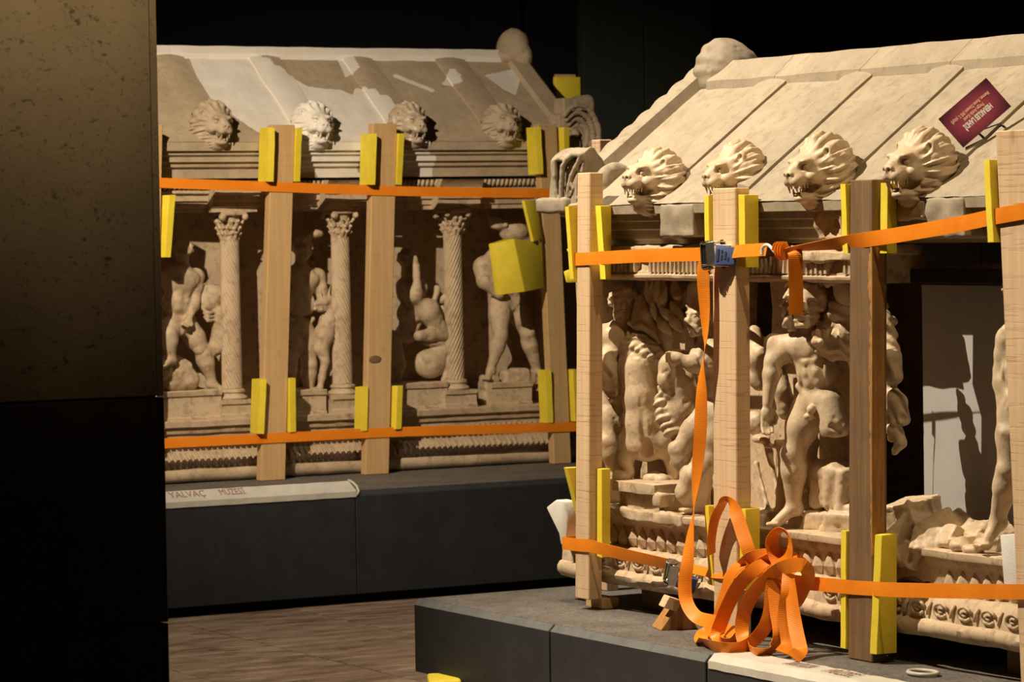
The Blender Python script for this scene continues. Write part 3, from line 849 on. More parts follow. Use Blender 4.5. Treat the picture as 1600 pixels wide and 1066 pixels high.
# ================================================================ CHESTS (bodies)
chR = empty('sarcophagus_chest', (6.5, 8.7, .39), 'broken marble chest with the nude hero, one front panel missing', 'chest')
chL = empty('sarcophagus_chest', (7.0, 14.3, .505), 'marble chest with spiral-fluted columns and reliefs on the taller plinth', 'chest')
def jag(a, f, sd):
    def fn(u, o, z): return u, o + mnoise.noise(Vector((u * f, z * f * 1.3, sd))) * a + mnoise.noise(Vector((u * f * 4, z * f * 4, sd))) * a * .4, z + mnoise.noise(Vector((u * f * .8, o * f, sd + 9))) * a * .5
    return fn
U0, U1 = -10.20, -7.25
b = MB().profile(FR, [(-1.15, .40), (-.03, .395), (.0, .40), (.018, .418), (.020, .437), (.008, .452), (-.002, .455), (-.006, .50), (-.022, .524), (-.035, .53), (-1.15, .53)], U0, U1, .025, jag(.012, 9, 1))
b.subdiv(maxlen=.12).build('base_torus', M['stone'], chR, smooth=True, sharp=50)
MB().profile(FR, [(-1.15, .52), (-.055, .52), (-.05, .605), (-.035, .622), (-.03, .638), (-.012, .642), (-.010, .648), (-.010, .662), (-.02, .665), (-1.15, .665)], U0, -8.42, .03, jag(.006, 11, 4)).build('base_moulding', M['stone'], chR, smooth=True, sharp=40)
MB().profile(FR, [(-1.15, .52), (-.055, .52), (-.05, .605), (-.035, .622), (-.03, .638), (-.012, .642), (-.010, .648), (-.010, .662), (-.02, .665), (-1.15, .665)], -8.07, U1, .03, jag(.006, 11, 5)).build('base_moulding', M['stone'], chR, smooth=True, sharp=40)
# pointed leaf teeth along the base
def leaf_tooth(h, w, d):
    b = MB()
    f = [(0, 0, 0), (w * .34, 0, h * .12), (w * .46, 0, h * .45), (w * .22, 0, h * .8), (0, 0, h), (-w * .22, 0, h * .8), (-w * .46, 0, h * .45), (-w * .34, 0, h * .12)]
    ctr = b.bm.verts.new((0, d, h * .45)); vs = [b.bm.verts.new((x, d * .35, z)) for x, y, z in f]; vb = [b.bm.verts.new((x, 0, z)) for x, y, z in f]
    for i in range(8):
        b.bm.faces.new((vs[i], vs[(i + 1) % 8], ctr)); b.bm.faces.new((vb[i], vb[(i + 1) % 8], vs[(i + 1) % 8], vs[i]))
    b.bm.faces.new(vb[::-1]); return b
tb = leaf_tooth(.074, .062, .028); bmesh.ops.recalc_face_normals(tb.bm, faces=tb.bm.faces[:])
tooth_me = bpy.data.meshes.new('leaf'); tb.bm.to_mesh(tooth_me); tb.bm.free(); tooth_me.materials.append(M['stone'])
tooth_me.transform(Matrix.Rotation(math.pi / 2, 4, 'Z'))        # d points to -x
u = -9.97; k = 0
while u < -7.3:
    if not (-8.36 < u < -8.03):
        o = bpy.data.objects.new('leaf', tooth_me); COL.objects.link(o); o.parent = chR
        o.location = FR(u, -.056, .530 + .003 * math.sin(k * 2.3)) - chR.location; o.rotation_euler = (.06 * math.sin(k * 5), 0, .08 * math.sin(k * 3.1))
    u += .0625; k += 1
# running scroll along the lowest band, one raised motif after another
b = MB()
b.tube([(-.004, -.032 * math.cos(a), .020 * math.sin(a)) for a in np.linspace(.3, 5.6, 11)], .0055, 6)
b.tube([(-.003, -.012 * math.cos(a), .008 * math.sin(a)) for a in np.linspace(.3, 5.2, 7)], .005, 5)
b.tube([(-.004, -.05, -.019), (-.003, -.052, .003), (.004, -.058, .021)], .006, 6)
bmesh.ops.recalc_face_normals(b.bm, faces=b.bm.faces[:])
scroll_me = bpy.data.meshes.new('scroll'); b.bm.to_mesh(scroll_me); b.bm.free(); scroll_me.materials.append(M['stone'])
scroll_me.polygons.foreach_set('use_smooth', [True] * len(scroll_me.polygons))
u = -9.9
while u < -7.3:
    if not (-9.0 < u < -8.62):
        o = bpy.data.objects.new('scroll', scroll_me); COL.objects.link(o); o.parent = chR; o.location = FR(u, .0, .487) - chR.location
    u += .115
# crowning band of the nearer chest: fillet, upright leaves, rough top (with the gap over the missing panel)
TOPR = [(-10.08, -8.30), (-7.60, -7.27)]
for (a, c_) in TOPR:
    MB().profile(FR, [(-.22, 1.462), (-.055, 1.462), (-.028, 1.470), (-.016, 1.474), (-.014, 1.482), (-.026, 1.488), (-.026, 1.493), (-.036, 1.50), (-.05, 1.552), (-.22, 1.56)], a, c_, .02, jag(.005, 14, 7)).build('crown_moulding', M['stone'], chR, smooth=True, sharp=40)
    b = MB(); u = a + .02
    while u < c_ - .01:
        if mnoise.noise(Vector((u * 7, 2, 2))) > -.35:
            h = .050 + .012 * mnoise.noise(Vector((u * 31, 0, 0)))
            b.quad_prism([FR(u - .009, -.045, 1.492), FR(u - .009, -.016, 1.492), FR(u + .005, -.016, 1.492), FR(u + .005, -.045, 1.492)],
                         [FR(u + .004, -.05, 1.492 + h), FR(u + .006, -.006 - .012 * random.random(), 1.492 + h), FR(u + .012, -.010, 1.492 + h), FR(u + .012, -.05, 1.492 + h)])
        u += .026
    tag(b.build('leaf_band', M['stone'], chR), kind='stuff')
lump(FR, -8.66, -8.27, -.06, .004, 1.530, 1.565, M['stone'], chR, 'broken_rim', 31, .012)
lump(FR, -10.08, -8.28, -.20, -.05, 1.55, 1.583, M['stone'], chR, 'rim_core', 33, .004)
lump(FR, -9.95, -9.2, -.08, -.012, 1.556, 1.582, M['stone'], chR, 'rim_edge', 35, .006)
# walls of the chest
def slab(F, u0, u1, o0, o1, z0, z1, nm, seed, amp=.008, mt='stone', par=None):
    b = MB().fbox(F, u0, u1, o0, o1, z0, z1).subdiv(maxlen=.06); b.weather(amp, 8, seed, amp * .3, 40)
    return b.build(nm, M[mt], par or chR, smooth=True, sharp=45)
slab(FR, -10.16, -9.36, -.30, -.235, .66, 1.50, 'back_slab', 1)
slab(FR, -9.38, -9.17, -.31, -.24, .66, 1.27, 'back_slab', 3)
slab(FR, -9.19, -8.66, -.31, -.24, .66, 1.47, 'back_slab', 4)
slab(FR, -10.20, -10.10, -1.1, -.20, .66, 1.50, 'end_wall', 5)
slab(FR, -7.44, -7.26, -.33, -.22, .66, 1.50, 'back_slab', 6)
slab(FR, -10.1, -7.26, -1.15, -1.05, .66, 1.50, 'rear_wall', 8)
slab(FR, -10.13, -10.04, -.26, -.04, .66, 1.47, 'corner_pier', 9, .012)
# modern inner support: white board on a dark frame, dark beam above
inn = empty('inner_board', (6.23, 7.9, .67), 'white board standing inside the broken chest behind the missing panel', 'board')
MB().box((6.225, 7.45, .67), (6.24, 8.37, 1.455)).bevel(.002, 1).build('board', M['panel'], inn)
bm_ = MB().box((6.13, 7.7, 1.462), (6.21, 8.55, 1.505)).bevel(.003, 1).build('inner_beam', M['dark']); tag(bm_, 'black beam across the top of the opening inside the broken chest', 'beam')

# ---- farther chest
V0, V1 = 5.66, 8.20
MB().profile(FL, [(-1.1, .508), (-.04, .505), (-.01, .512), (.004, .532), (.0, .558), (-.015, .574), (-.03, .578), (-1.1, .578)], V0, V1, .03, jag(.008, 9, 2)).build('base_torus', M['stone_l'], chL, smooth=True, sharp=50)
MB().profile(FL, [(-1.1, .57), (-.012, .572), (-.02, .60), (-.05, .64), (-.06, .645), (-.065, .70), (-.045, .705), (-.045, .725), (-.03, .73), (-.025, .755), (-.008, .760), (-.005, .785), (-.015, .790), (-1.1, .790)], V0, V1, .03, jag(.005, 11, 5)).build('base_moulding', M['stone_l'], chL, smooth=True, sharp=40)
b = MB(); u = V0 + .02
while u < V1:
    b.tube([FL(u, -.006, .583), FL(u + .006, -.016, .61), FL(u - .004, -.040, .642)], [.010, .0085, .005], 6)
    if mnoise.noise(Vector((u * 6, 1, 1))) > -.2: b.tube([FL(u + .014, -.012, .590), FL(u + .014, -.020, .606)], .005, 5)
    u += .030
tag(b.build('leaf_band', M['stone_l'], chL, smooth=True), kind='stuff')
b = MB(); u = V0 + .02
while u < V1:
    b.fbox(FL, u - .010, u + .010, -.07, -.032, .668, .706); u += .029
tag(b.bevel(.004, 1).build('dentil_band', M['stone_l'], chL), kind='stuff')
slab(FL, V0, V1, -.36, -.29, .79, 1.76, 'back_wall', 21, .004, 'stone_l', chL)
slab(FL, V0, V0 + .08, -1.1, -.2, .79, 1.76, 'end_wall', 22, .004, 'stone_l', chL)
slab(FL, V1 - .08, V1, -1.1, -.2, .79, 1.76, 'end_wall', 23, .004, 'stone_l', chL)
COLX = [5.82, 6.385, 6.955, 7.555, 8.12]
ENT = [(-.34, 1.738), (-.085, 1.738), (-.085, 1.758), (-.074, 1.762), (-.074, 1.786), (-.060, 1.79), (-.060, 1.815), (-.040, 1.825), (-.040, 1.838), (-.055, 1.842), (-.030, 1.875), (-.02, 1.880), (-.34, 1.883)]
MB().profile(FL, ENT, V0, V1, .03, jag(.004, 12, 8)).build('entablature', M['stone_l'], chL, smooth=True, sharp=30)
b = MB(); u = V0
while u < V1:
    b.tube([FL(u, -.044, 1.842), FL(u + .003, -.026, 1.858), FL(u + .006, -.020, 1.878)], [.006, .011, .007], 6); u += .024
tag(b.build('leaf_band', M['stone_l'], chL, smooth=True), kind='stuff')
for ci, cx in enumerate(COLX):
    zc = .925
    MB().profile(FL, [(o + .062 if o > -.3 else o, z) for o, z in ENT], cx - .115, cx + .115, .03, jag(.005, 12, 8 + ci)).build('entablature_projection', M['stone_l'], chL, smooth=True, sharp=30)
    # pedestal
    MB().profile(FL, [(-.25, .788), (-.018, .788), (-.018, .806), (-.026, .812), (-.026, .85), (-.016, .856), (-.014, .874), (-.25, .875)], cx - .085, cx + .085, .03, jag(.005, 12, 18 + ci)).build('pedestal', M['stone_l'], chL, smooth=True, sharp=35)
    ctr = FL(cx, -.085, 0)
    MB().lathe((ctr.x, ctr.y, .874), [(.066, 0), (.071, .008), (.067, .017), (.057, .022), (.055, .028), (.061, .036), (.059, .044), (.049, .050)], 28).build('column_base', M['stone_l'], chL, smooth=True, sharp=40)
    # twisted fluted shaft
    b = MB(); seg, rows = 160, 90; rings = []
    for j in range(rows + 1):
        t = j / rows; z = .922 + t * .698; r0 = .0490 - .0045 * t; ring = []
        for k in range(seg):
            a = 2 * math.pi * k / seg; tw = (1 if ci < 3 else -1) * t * 7.2
            fl = abs(math.sin((a + tw) * 9)) ** .8
            rr_ = r0 * (.77 + .23 * fl)
            ring.append(b.bm.verts.new((ctr.x + rr_ * math.cos(a), ctr.y + rr_ * math.sin(a), z)))
        rings.append(ring)
    for A, B in zip(rings, rings[1:]):
        for k in range(seg): b.bm.faces.new((A[k], A[(k + 1) % seg], B[(k + 1) % seg], B[k]))
    b.bm.faces.new(rings[0][::-1]); b.bm.faces.new(rings[-1])
    b.build('column_shaft', M['stone_l'], chL, smooth=True)
    c = Carve(.0045, (ctr.x - .1, ctr.y - .1, 1.60), (ctr.x + .1, ctr.y + .1, 1.75))
    c.cap((ctr.x, ctr.y, 1.615), (ctr.x, ctr.y, 1.73), .034, .050, k=.01)
    for row, (zz, rad, n_) in enumerate(((1.642, .047, 10), (1.668, .052, 10), (1.698, .060, 10))):
        for k in range(n_):
            a = 2 * math.pi * (k + .5 * row) / n_ + .1 * math.sin(k * 3 + row)
            d = Vector((math.cos(a), math.sin(a), 0))
            c.cap(ctr + d * (rad - .012) + Vector((0, 0, zz - .03)), ctr + d * (rad + .004) + Vector((0, 0, zz)), .0105, .007, k=.003)
            c.ell(ctr + d * (rad + .007) + Vector((0, 0, zz - .003)), (.008, .008, .005), k=.003)
            c.cap(ctr + d * (rad - .002) + Vector((0, 0, zz - .034)), ctr + d * (rad + .012) + Vector((0, 0, zz - .01)), .0028, .0028, k=.002, op='cut')
    for sx in (-1, 1):
        for sy in (-1, 1): c.ell(ctr + Vector((sx * .056, sy * .056, 1.715)), .017, k=.008)
    c.box(ctr + Vector((0, 0, 1.733)), (.066, .066, .010), k=.004, rnd=.003)
    c.rough(.003, 60, ci)
    link('capital', c.mesh('capital'), M['stone_l'], chL)

# ================================================================ TIMBER POSTS
POST = {}
def post(key, F, o_front, thick, TL, TR, BL, BR, mt, label, group=None, split=None):
    def uz(p):
        w = onX(p[0], p[1], F.org.x - o_front) if abs(F.o.x) > .5 else onY(p[0], p[1], F.org.y - o_front)
        d = w - F.org
        return d.dot(F.u), w.z
    (a, za), (b_, zb), (c_, zc), (d_, zd) = uz(TL), uz(TR), uz(BL), uz(BR)
    zt, z0 = (za + zb) / 2, (zc + zd) / 2
    zmin = (ZPR if F is FR else ZPL) + .004
    if key not in ('r1',): z0 = zmin if abs(z0 - zmin) < .12 else z0
    POST[key] = (F, o_front, thick, a, b_, c_, d_, z0, zt)
    b = MB().quad_prism([F(c_, o_front, z0), F(d_, o_front, z0), F(d_, o_front - thick, z0), F(c_, o_front - thick, z0)],
                        [F(a, o_front, zt), F(b_, o_front, zt), F(b_, o_front - thick, zt), F(a, o_front - thick, zt)])
    b.bevel(.003, 1)
    ctr = F((c_ + d_) / 2, o_front - thick / 2, z0)
    o = b.build('timber_post', M[mt], None, loc=ctr)
    tag(o, label, 'post', group)
    return o
def pu(key, z):
    F, of, th, a, b_, c_, d_, z0, zt = POST[key]; t = (z - z0) / (zt - z0)
    return c_ + (a - c_) * t, d_ + (b_ - d_) * t
OR_, TR_ = .10, .055
post('r1', FR, OR_, TR_, (902, 270), (921.5, 270), (898.5, 936), (919.5, 936), 'wood', 'narrow pale post at the far corner of the nearer chest, left of the hanging strap')
post('r2', FR, OR_, TR_, (1113, 294), (1149, 294), (1115.5, 1004), (1152, 1004), 'wood', 'pale saw-marked post behind the big orange strap tangle')
p3 = post('r3', FR, OR_, TR_, (1328, 281), (1363, 281), (1325, 1038), (1363, 1038), 'wood_old', 'dark weathered brown post with a split corner beside the nude hero')
post('r4', FR, OR_ + .005, TR_, (1555, 203), (1622, 203), (1595, 1052), (1660, 1052), 'wood', 'broad pale post at the right edge of the photo, under the name card')
OL_, TL_ = .11, .05
post('l0', FL, OL_, TL_, (215, 195), (254.5, 195), (200, 760), (243, 760), 'wood_l', 'golden post almost hidden by the stone pillar')
post('l1', FL, OL_, TL_, (425, 195), (461, 195), (407.5, 755), (446, 755), 'wood_l', 'golden post on the farther chest next to the white labelled tape')
post('l2', FL, OL_, TL_, (583, 193), (620.5, 193), (571, 744), (608, 744), 'wood_l', 'middle golden post with a dark knot on the farther chest')
post('l3', FL, OL_, TL_, (841, 194), (870, 194), (866, 728), (893, 728), 'wood_l', 'golden post leaning at the right end of the farther chest by the folded foam block')
# split corner of the weathered post
F, of, th, a_, b2, c_, d_, z0, zt = POST['r3']
b = MB(); rings = []
for i in range(120):
    z = onX(1363, 386, 5.87).z - i * ((onX(1363, 386, 5.87).z - .64) / 119)
    u = pu('r3', z)[1]; w = .016 + .016 * mnoise.noise(Vector((z * 7, 1, 1))) + .014 * mnoise.noise(Vector((z * 45, 1, 1)))
    w = max(.002, w * (1 if i < 72 else .6) * min(1, (119 - i) / 14 + .05)); 
    dd = .0045 + .005 * mnoise.noise(Vector((z * 30, 5, 1)))
    rings.append([b.bm.verts.new(F(u - w, of + .0006, z)), b.bm.verts.new(F(u - w * .5, of + dd * .6, z)), b.bm.verts.new(F(u + .0012, of + .002, z)), b.bm.verts.new(F(u + dd, of - .02, z)), b.bm.verts.new(F(u + .0008, of - .045, z)), b.bm.verts.new(F(u - .004, of - .03, z))])
for A, B in zip(rings, rings[1:]):
    for k in range(6): b.bm.faces.new((A[k], A[(k + 1) % 6], B[(k + 1) % 6], B[k]))
b.bm.faces.new(rings[0]); b.bm.faces.new(rings[-1])
tag(b.build('split_face', M['wood_split'], p3, smooth=True, sharp=30), 'orange-brown torn wood along the corner')
# knots standing slightly proud
def knot(par, p, r):
    c_ = MB().lathe((0, 0, 0), [(r, 0), (r * .8, .0012), (r * .4, .0016)], 14)
    for v in c_.bm.verts: v.co = Vector(p) + Vector((v.co.x, -v.co.z, v.co.y * .55))
    c_.build('knot', M['wood_old'], par, smooth=True)
for o in [o for o in SC.objects if o.name.startswith('timber_post') and 'dark knot' in o.get('label', '')]:
    knot(o, onY(586, 562, YL - OL_ - .0002), .034)
# posts standing behind the two lids
w = onY(950, 232, 10.27)
def backpost(px0, px1, pys, Y, th, mt, label, zb, back):
    a, b_ = onY(px0, pys, Y), onY(px1, pys, Y)
    o = MB().box((a.x, Y, zb), (b_.x, Y + th, a.z)).bevel(.003, 1).build('timber_post', M[mt]); tag(o, label, 'post'); return o
backpost(937, 956, 218, 10.33, .06, 'wood', 'pale post end showing behind the far gable of the nearer lid', ZPR + .003, 1)
backpost(866, 900, 116, 14.47, .05, 'wood_l', 'post end wrapped in foam behind the gable of the farther lid', ZPL + .004, 1)

# ================================================================ FOAM
def foam(key, z_t, z_b, L_t, R_t, L_b, R_b, label, t=.030, group=None, name='foam_pad', back=True, mt='foam'):
    """one sheet folded behind a post; L/R = (sideways flare, how far the wing end stands beyond the post front)"""
    F, of, th, *_r = POST[key]; rings = []; b = MB(); n = 9; sd = sum(map(ord, label)) % 50
    for i in range(n + 1):
        s = i / n; z = z_b + (z_t - z_b) * s
        ul, ur = pu(key, z); ob = of - th - .001
        fL, pL = [L_b[k] + (L_t[k] - L_b[k]) * s for k in (0, 1)]; fR, pR = [R_b[k] + (R_t[k] - R_b[k]) * s for k in (0, 1)]
        wv = .002 * mnoise.noise(Vector((z * 14, sd, 1)))
        e = .0015
        ring = [(ul - e - fL - wv, of + pL), (ul - e, ob), (ur + e, ob), (ur + e + fR + wv, of + pR),
                (ur + e + t + fR + wv, of + pR - .003), (ur + e + t, ob - t * .4), (ur, ob - t * .5), (ul, ob - t * .5), (ul - e - t, ob - t * .4), (ul - e - t - fL - wv, of + pL - .003)]
        zz = [z + (.004 * mnoise.noise(Vector((q * 3.3, sd, s * 2))) if i in (0, n) else 0) for q in range(10)]
        rings.append([b.bm.verts.new(F(u_, o_, z_)) for (u_, o_), z_ in zip(ring, zz)])
    for A, B in zip(rings, rings[1:]):
        for k in range(10): b.bm.faces.new((A[k], A[(k + 1) % 10], B[(k + 1) % 10], B[k]))
    for ring in (rings[0], rings[-1]):
        for q in ((0, 1, 8, 9), (1, 2, 7, 8), (2, 3, 4, 5), (2, 5, 6, 7)):
            b.bm.faces.new([ring[k] for k in q])
    bmesh.ops.bevel(b.bm, geom=[e for e in b.bm.edges if len(e.link_faces) == 2 and e.calc_face_angle(0) > .9], offset=.003, segments=2, affect='EDGES', clamp_overlap=True)
    z0_ = F((pu(key, z_b)[0] + pu(key, z_b)[1]) / 2, of, z_b)
    o = b.build(name, M[mt], None, smooth=True, sharp=45, loc=z0_)
    return tag(o, label, 'foam', group)
def zx(py, px=1100, X=5.87): return onX(px, py, X).z
def zy(py, px=500, Y=13.69): return onY(px, py, Y).z
foam('r1', zx(322, 915), zx(436, 930), (.006, .030), (.030, -.004), (.0, .012), (.085, .008), 'yellow foam sheet folded round the top of the narrow corner post')
foam('r2', zx(305, 1130), zx(418, 1140), (.006, .010), (.010, -.004), (.004, .010), (.012, -.006), 'yellow foam sheet folded round the pale post above the ratchet buckle')
foam('r3', zx(287, 1340), zx(396, 1350), (.006, .012), (.034, -.006), (.0, .006), (.030, -.006), 'yellow foam sheet folded round the top of the dark weathered post')
foam('r4', zx(250, 1545), zx(378, 1560), (.012, .016), (.004, 0), (.010, .016), (.004, 0), 'yellow foam sheet beside the broad post below the name card')
foam('r1', zx(731, 900), zx(870, 910), (.006, .030), (.0, -.03), (.0, -.058), (.004, -.03), 'yellow foam sheet tapering round the foot of the narrow corner post')
foam('r2', zx(790, 1110), zx(915, 1110), (.010, .012), (.008, -.006), (.0, .0), (.006, -.006), 'yellow foam sheet behind the strap tangle at the foot of the pale post')
foam('r3', zx(832, 1340), zx(1018, 1345), (.006, .004), (.022, .006), (.006, .004), (.0, .010), 'long yellow foam sheet round the foot of the dark weathered post')
foam('l0', zy(305, 262), zy(402, 262), (.0, .0), (.030, .02), (.0, .0), (.012, .02), 'yellow foam strip showing beside the stone pillar')
foam('l1', zy(200, 440), zy(284, 435), (.004, .045), (.0, .014), (.0, .040), (.0, .006), 'yellow foam folded round the top of the golden post next to the pillar side')
foam('l2', zy(209, 590), zy(289, 590), (.0, .045), (.0, .020), (.004, .045), (.0, .004), 'yellow foam folded round the top of the middle golden post')
foam('l3', zy(199, 850), zy(272, 850), (.002, .03), (.030, .015), (.0, .03), (.020, .010), 'yellow foam round the top of the leaning post at the right end')
foam('l1', zy(592, 420), zy(677, 420), (.004, .040), (.0, .016), (.006, .036), (.012, .012), 'yellow foam folded round the foot of the golden post above the white tape')
foam('l2', zy(604, 590), zy(672, 590), (.0, .012), (.022, .02), (.0, .012), (.020, .018), 'yellow foam folded round the foot of the middle golden post')
foam('l3', zy(578, 870), zy(660, 870), (.002, .02), (.020, .02), (.0, .012), (.020, .02), 'yellow foam round the foot of the leaning post at the right end')
# thick folded block hung against the relief, and its upper strip
pf = Plane(8.0, 13.70, 12)
def slab_foam(name, front_pts, plane, thick, label, mt='foam', fold=None):
    b = MB()
    f = [plane(x, y, o) for x, y, o in front_pts]; nb = plane.n
    k = [p - nb * thick for p in f]
    b.quad_prism(f, k); b.bevel(.005, 2)
    o = b.build(name, M[mt], None, smooth=True, sharp=40); return tag(o, label, 'foam')
b = MB()
pA = [pf(773, 381, 0), pf(803, 373, .06), pf(847, 379, .02)]; pB = [pf(783, 461, 0), pf(820, 456, .05), pf(850, 450, .02)]
th_ = pf.n * .045
b.quad_prism([pA[0], pA[1], pA[2], pA[2] - th_, pA[1] - th_ * 1.2, pA[0] - th_], [pB[0], pB[1], pB[2], pB[2] - th_, pB[1] - th_ * 1.2, pB[0] - th_])
b.bevel(.004, 2)
tag(b.build('foam_pad', M['foam'], None, smooth=True, sharp=35), 'thick yellow foam block folded over the relief beside the leaning post', 'foam')
slab_foam('foam_pad', [(819, 313, .02), (839, 313, .0), (848, 374, .02), (834, 378, .05)], pf, .022, 'narrow yellow foam strip hanging from the strap above the folded block')
# foam behind the farther gable
a, b_ = onY(868, 120, 14.44), onY(907, 153, 14.44)
bb = MB().box((a.x, 14.438, a.z - .22), (b_.x, 14.468, a.z)).bevel(.004, 2); tag(bb.build('foam_pad', M['foam'], None, smooth=True, sharp=40), 'yellow foam wrapped on the post behind the farther gable', 'foam')
# pale foam offcuts and white foam
pr1 = Plane(5.955, 10.12, -62)
slab_foam('foam_offcut', [(880, 424, .02), (900, 417, .0), (902, 441, .0), (884, 442, .02)], pr1, .05, 'small pale yellow foam end under the strap at the far corner')
slab_foam('foam_offcut', [(884, 389, .02), (898, 385, .0), (902, 398, .0), (889, 398, .02)], pr1, .05, 'small pale yellow foam end above the strap at the far corner')
b = MB()
f = [pr1(x, y, .03) for x, y in ((853, 793), (868, 781), (880, 784), (886, 806), (884, 852), (876, 852), (873, 834))]
b.quad_prism(f, [p - pr1.n * .05 + Vector((.01, -.02, 0)) for p in f]); b.bevel(.006, 2)
tag(b.build('white_foam', M['foam_w'], None, smooth=True, sharp=40), 'white foam wad squeezed under the lower strap at the far corner', 'foam')
b = MB()
pw = Plane(5.90, 7.74, -86)
f = [pw(x, y, .01) for x, y in ((1562, 836), (1598, 833), (1600, 925), (1569, 925))]
b.quad_prism(f, [p + Vector((.03, .0, 0)) for p in f]).bevel(.005, 2)
tag(b.build('white_foam', M['foam_w'], None, smooth=True, sharp=40), 'white foam sheet behind the lower strap beside the broad post', 'foam')
# foam on the floor at the bottom edge
b = MB(); ctr = onZ(694, 1070, .03)
b.obox(ctr, (.055, -.02, 0), (.05, .10, 0), (0, 0, .028)).bevel(.012, 3)
tag(b.build('foam_offcut', M['foam'], None, smooth=True), 'yellow foam offcut lying on the floor by the nearer plinth', 'foam')

# ================================================================ STRAPS
def crom(P, n):
    out = []
    Q = [P[0]] + list(P) + [P[-1]]
    for i in range(1, len(Q) - 2):
        for k in range(n):
            t = k / n; a, b_, c_, d = (np.array(q, float) for q in Q[i - 1:i + 3])
            out.append(.5 * ((2 * b_) + (-a + c_) * t + (2 * a - 5 * b_ + 4 * c_ - d) * t * t + (-a + 3 * b_ - 3 * c_ + d) * t ** 3))
    out.append(np.array(P[-1], float)); return out
DREF = Vector((-.55, -.83, .05)).normalized()
def ribbon(pts, width, name, parent=None, label=None, cat=None, n=8, tws=None, ws=None, D=DREF, mt='strap', th=.0024, smooth_path=True, ret=False):
    """pts: 3-D points; tws: twist (deg, 0 = broadside to D); ws: width factors"""
    m_ = len(pts); tws = tws or [0] * m_; ws = ws or [1] * m_
    S = crom([tuple(p) + (tws[i], ws[i]) for i, p in enumerate(pts)], n if smooth_path else 1)
    P = [Vector(s[:3]) for s in S]
    vs, fs, arc = [], [], []; L = 0; prev = None
    for i, p in enumerate(P):
        t = (P[min(i + 1, len(P) - 1)] - P[max(i - 1, 0)]).normalized()
        n1 = t.cross(D)
        if n1.length < .15: n1 = prev if prev is not None else t.orthogonal()
        n1.normalize()
        if prev is not None and n1.dot(prev) < 0: n1.negate()
        prev = n1; n2 = t.cross(n1)
        a = math.radians(S[i][3]); w = n1 * math.cos(a) + n2 * math.sin(a); nn = t.cross(w).normalized()
        h = width * .5 * S[i][4]
        if i: L += (p - P[i - 1]).length
        for q in (-1, -.5, 0, .5, 1):
            vs.append(p + w * h * q + nn * th * .5 * (1 if abs(q) < 1 else .6))
        for q in (1, .5, 0, -.5, -1):
            vs.append(p + w * h * q - nn * th * .5 * (1 if abs(q) < 1 else .6))
        arc += [L] * 10
    for i in range(len(P) - 1):
        for k in range(10):
            a, b_ = i * 10 + k, i * 10 + (k + 1) % 10
            fs.append((a, b_, b_ + 10, a + 10))
    fs.append(tuple(range(9, -1, -1))); fs.append(tuple(range(len(vs) - 10, len(vs))))
    me = bpy.data.meshes.new(name); me.from_pydata(vs, [], fs)
    at = me.attributes.new('arc', 'FLOAT', 'POINT'); at.data.foreach_set('value', arc)
    me.polygons.foreach_set('use_smooth', [True] * len(fs)); me.set_sharp_from_angle(angle=math.radians(50)); me.update()
    o = link(name, me, M[mt], parent)
    if label: tag(o, label, cat or 'strap')
    return o
WS = .0445
def yl(px, py, o=.114): return onY(px, py, YL - o)
def xr(px, py, o=.104): return onX(px, py, XR - o)
# farther chest: two straight straps, turned round the last post
e1 = yl(871.5, 302); e2 = yl(895, 667)
ribbon([yl(205, 282), yl(258, 286), yl(430, 292), yl(600, 298), yl(760, 301), e1, e1 + Vector((.008, .02, 0)), e1 + Vector((.01, .16, .003)), e1 + Vector((.012, .5, .01))], WS * 1.02, 'tension_strap', label='orange strap round the upper posts of the farther chest', n=4, D=Vector((0, -1, .02)))
ribbon([yl(205, 697), yl(258, 693), yl(420, 685), yl(600, 676), yl(760, 671), e2, e2 + Vector((.008, .02, 0)), e2 + Vector((.01, .16, .003)), e2 + Vector((.012, .5, .01))], WS * 1.02, 'tension_strap', label='orange strap round the lower posts of the farther chest', n=4, D=Vector((0, -1, .02)))
# nearer chest, upper strap: from round the corner to the buckle
c0 = xr(890, 405)
ribbon([c0 + Vector((.30, .05, -.004)), c0 + Vector((.10, .03, -.002)), c0 + Vector((.012, .012, 0)), xr(892, 405), xr(905, 405), xr(1000, 400), xr(1110, 397)], WS, 'tension_strap', label='upper orange strap left of the ratchet buckle on the nearer chest', D=Vector((-1, 0, .02)), n=6)
ribbon([xr(1128, 396), xr(1160, 392, .11), xr(1192, 390, .108), xr(1198, 390, .106)], WS * .95, 'tension_strap', label='short orange strap between the ratchet buckle and the white hook', D=Vector((-1, 0, .25)), n=6)
ribbon([xr(1226, 393, .112), xr(1240, 389, .113), xr(1270, 385.5, .110), xr(1330, 378, .106), xr(1363, 373, .106), xr(1410, 366), xr(1500, 350), xr(1557, 338, .112), xr(1630, 325, .112)], WS * 1.03, 'tension_strap',
       label='upper orange strap right of the knot rising to the broad post', D=Vector((-1, 0, .02)), tws=[70, 62, 52, 24, 8, 0, 0, 0, 0], ws=[.5, .6, .8, 1, 1, 1, 1, 1, 1], n=8)
ribbon([xr(1241, 392, .118), xr(1243, 400, .122), xr(1243.5, 440, .118), xr(1244, 470, .116), xr(1243, 492, .117)], WS * 1.0, 'strap_end', label='loose orange strap end hanging from the knot over the hero head', cat='strap', tws=[-58, -58, -58, -58, -58], D=Vector((-1, 0, 0)), n=5)
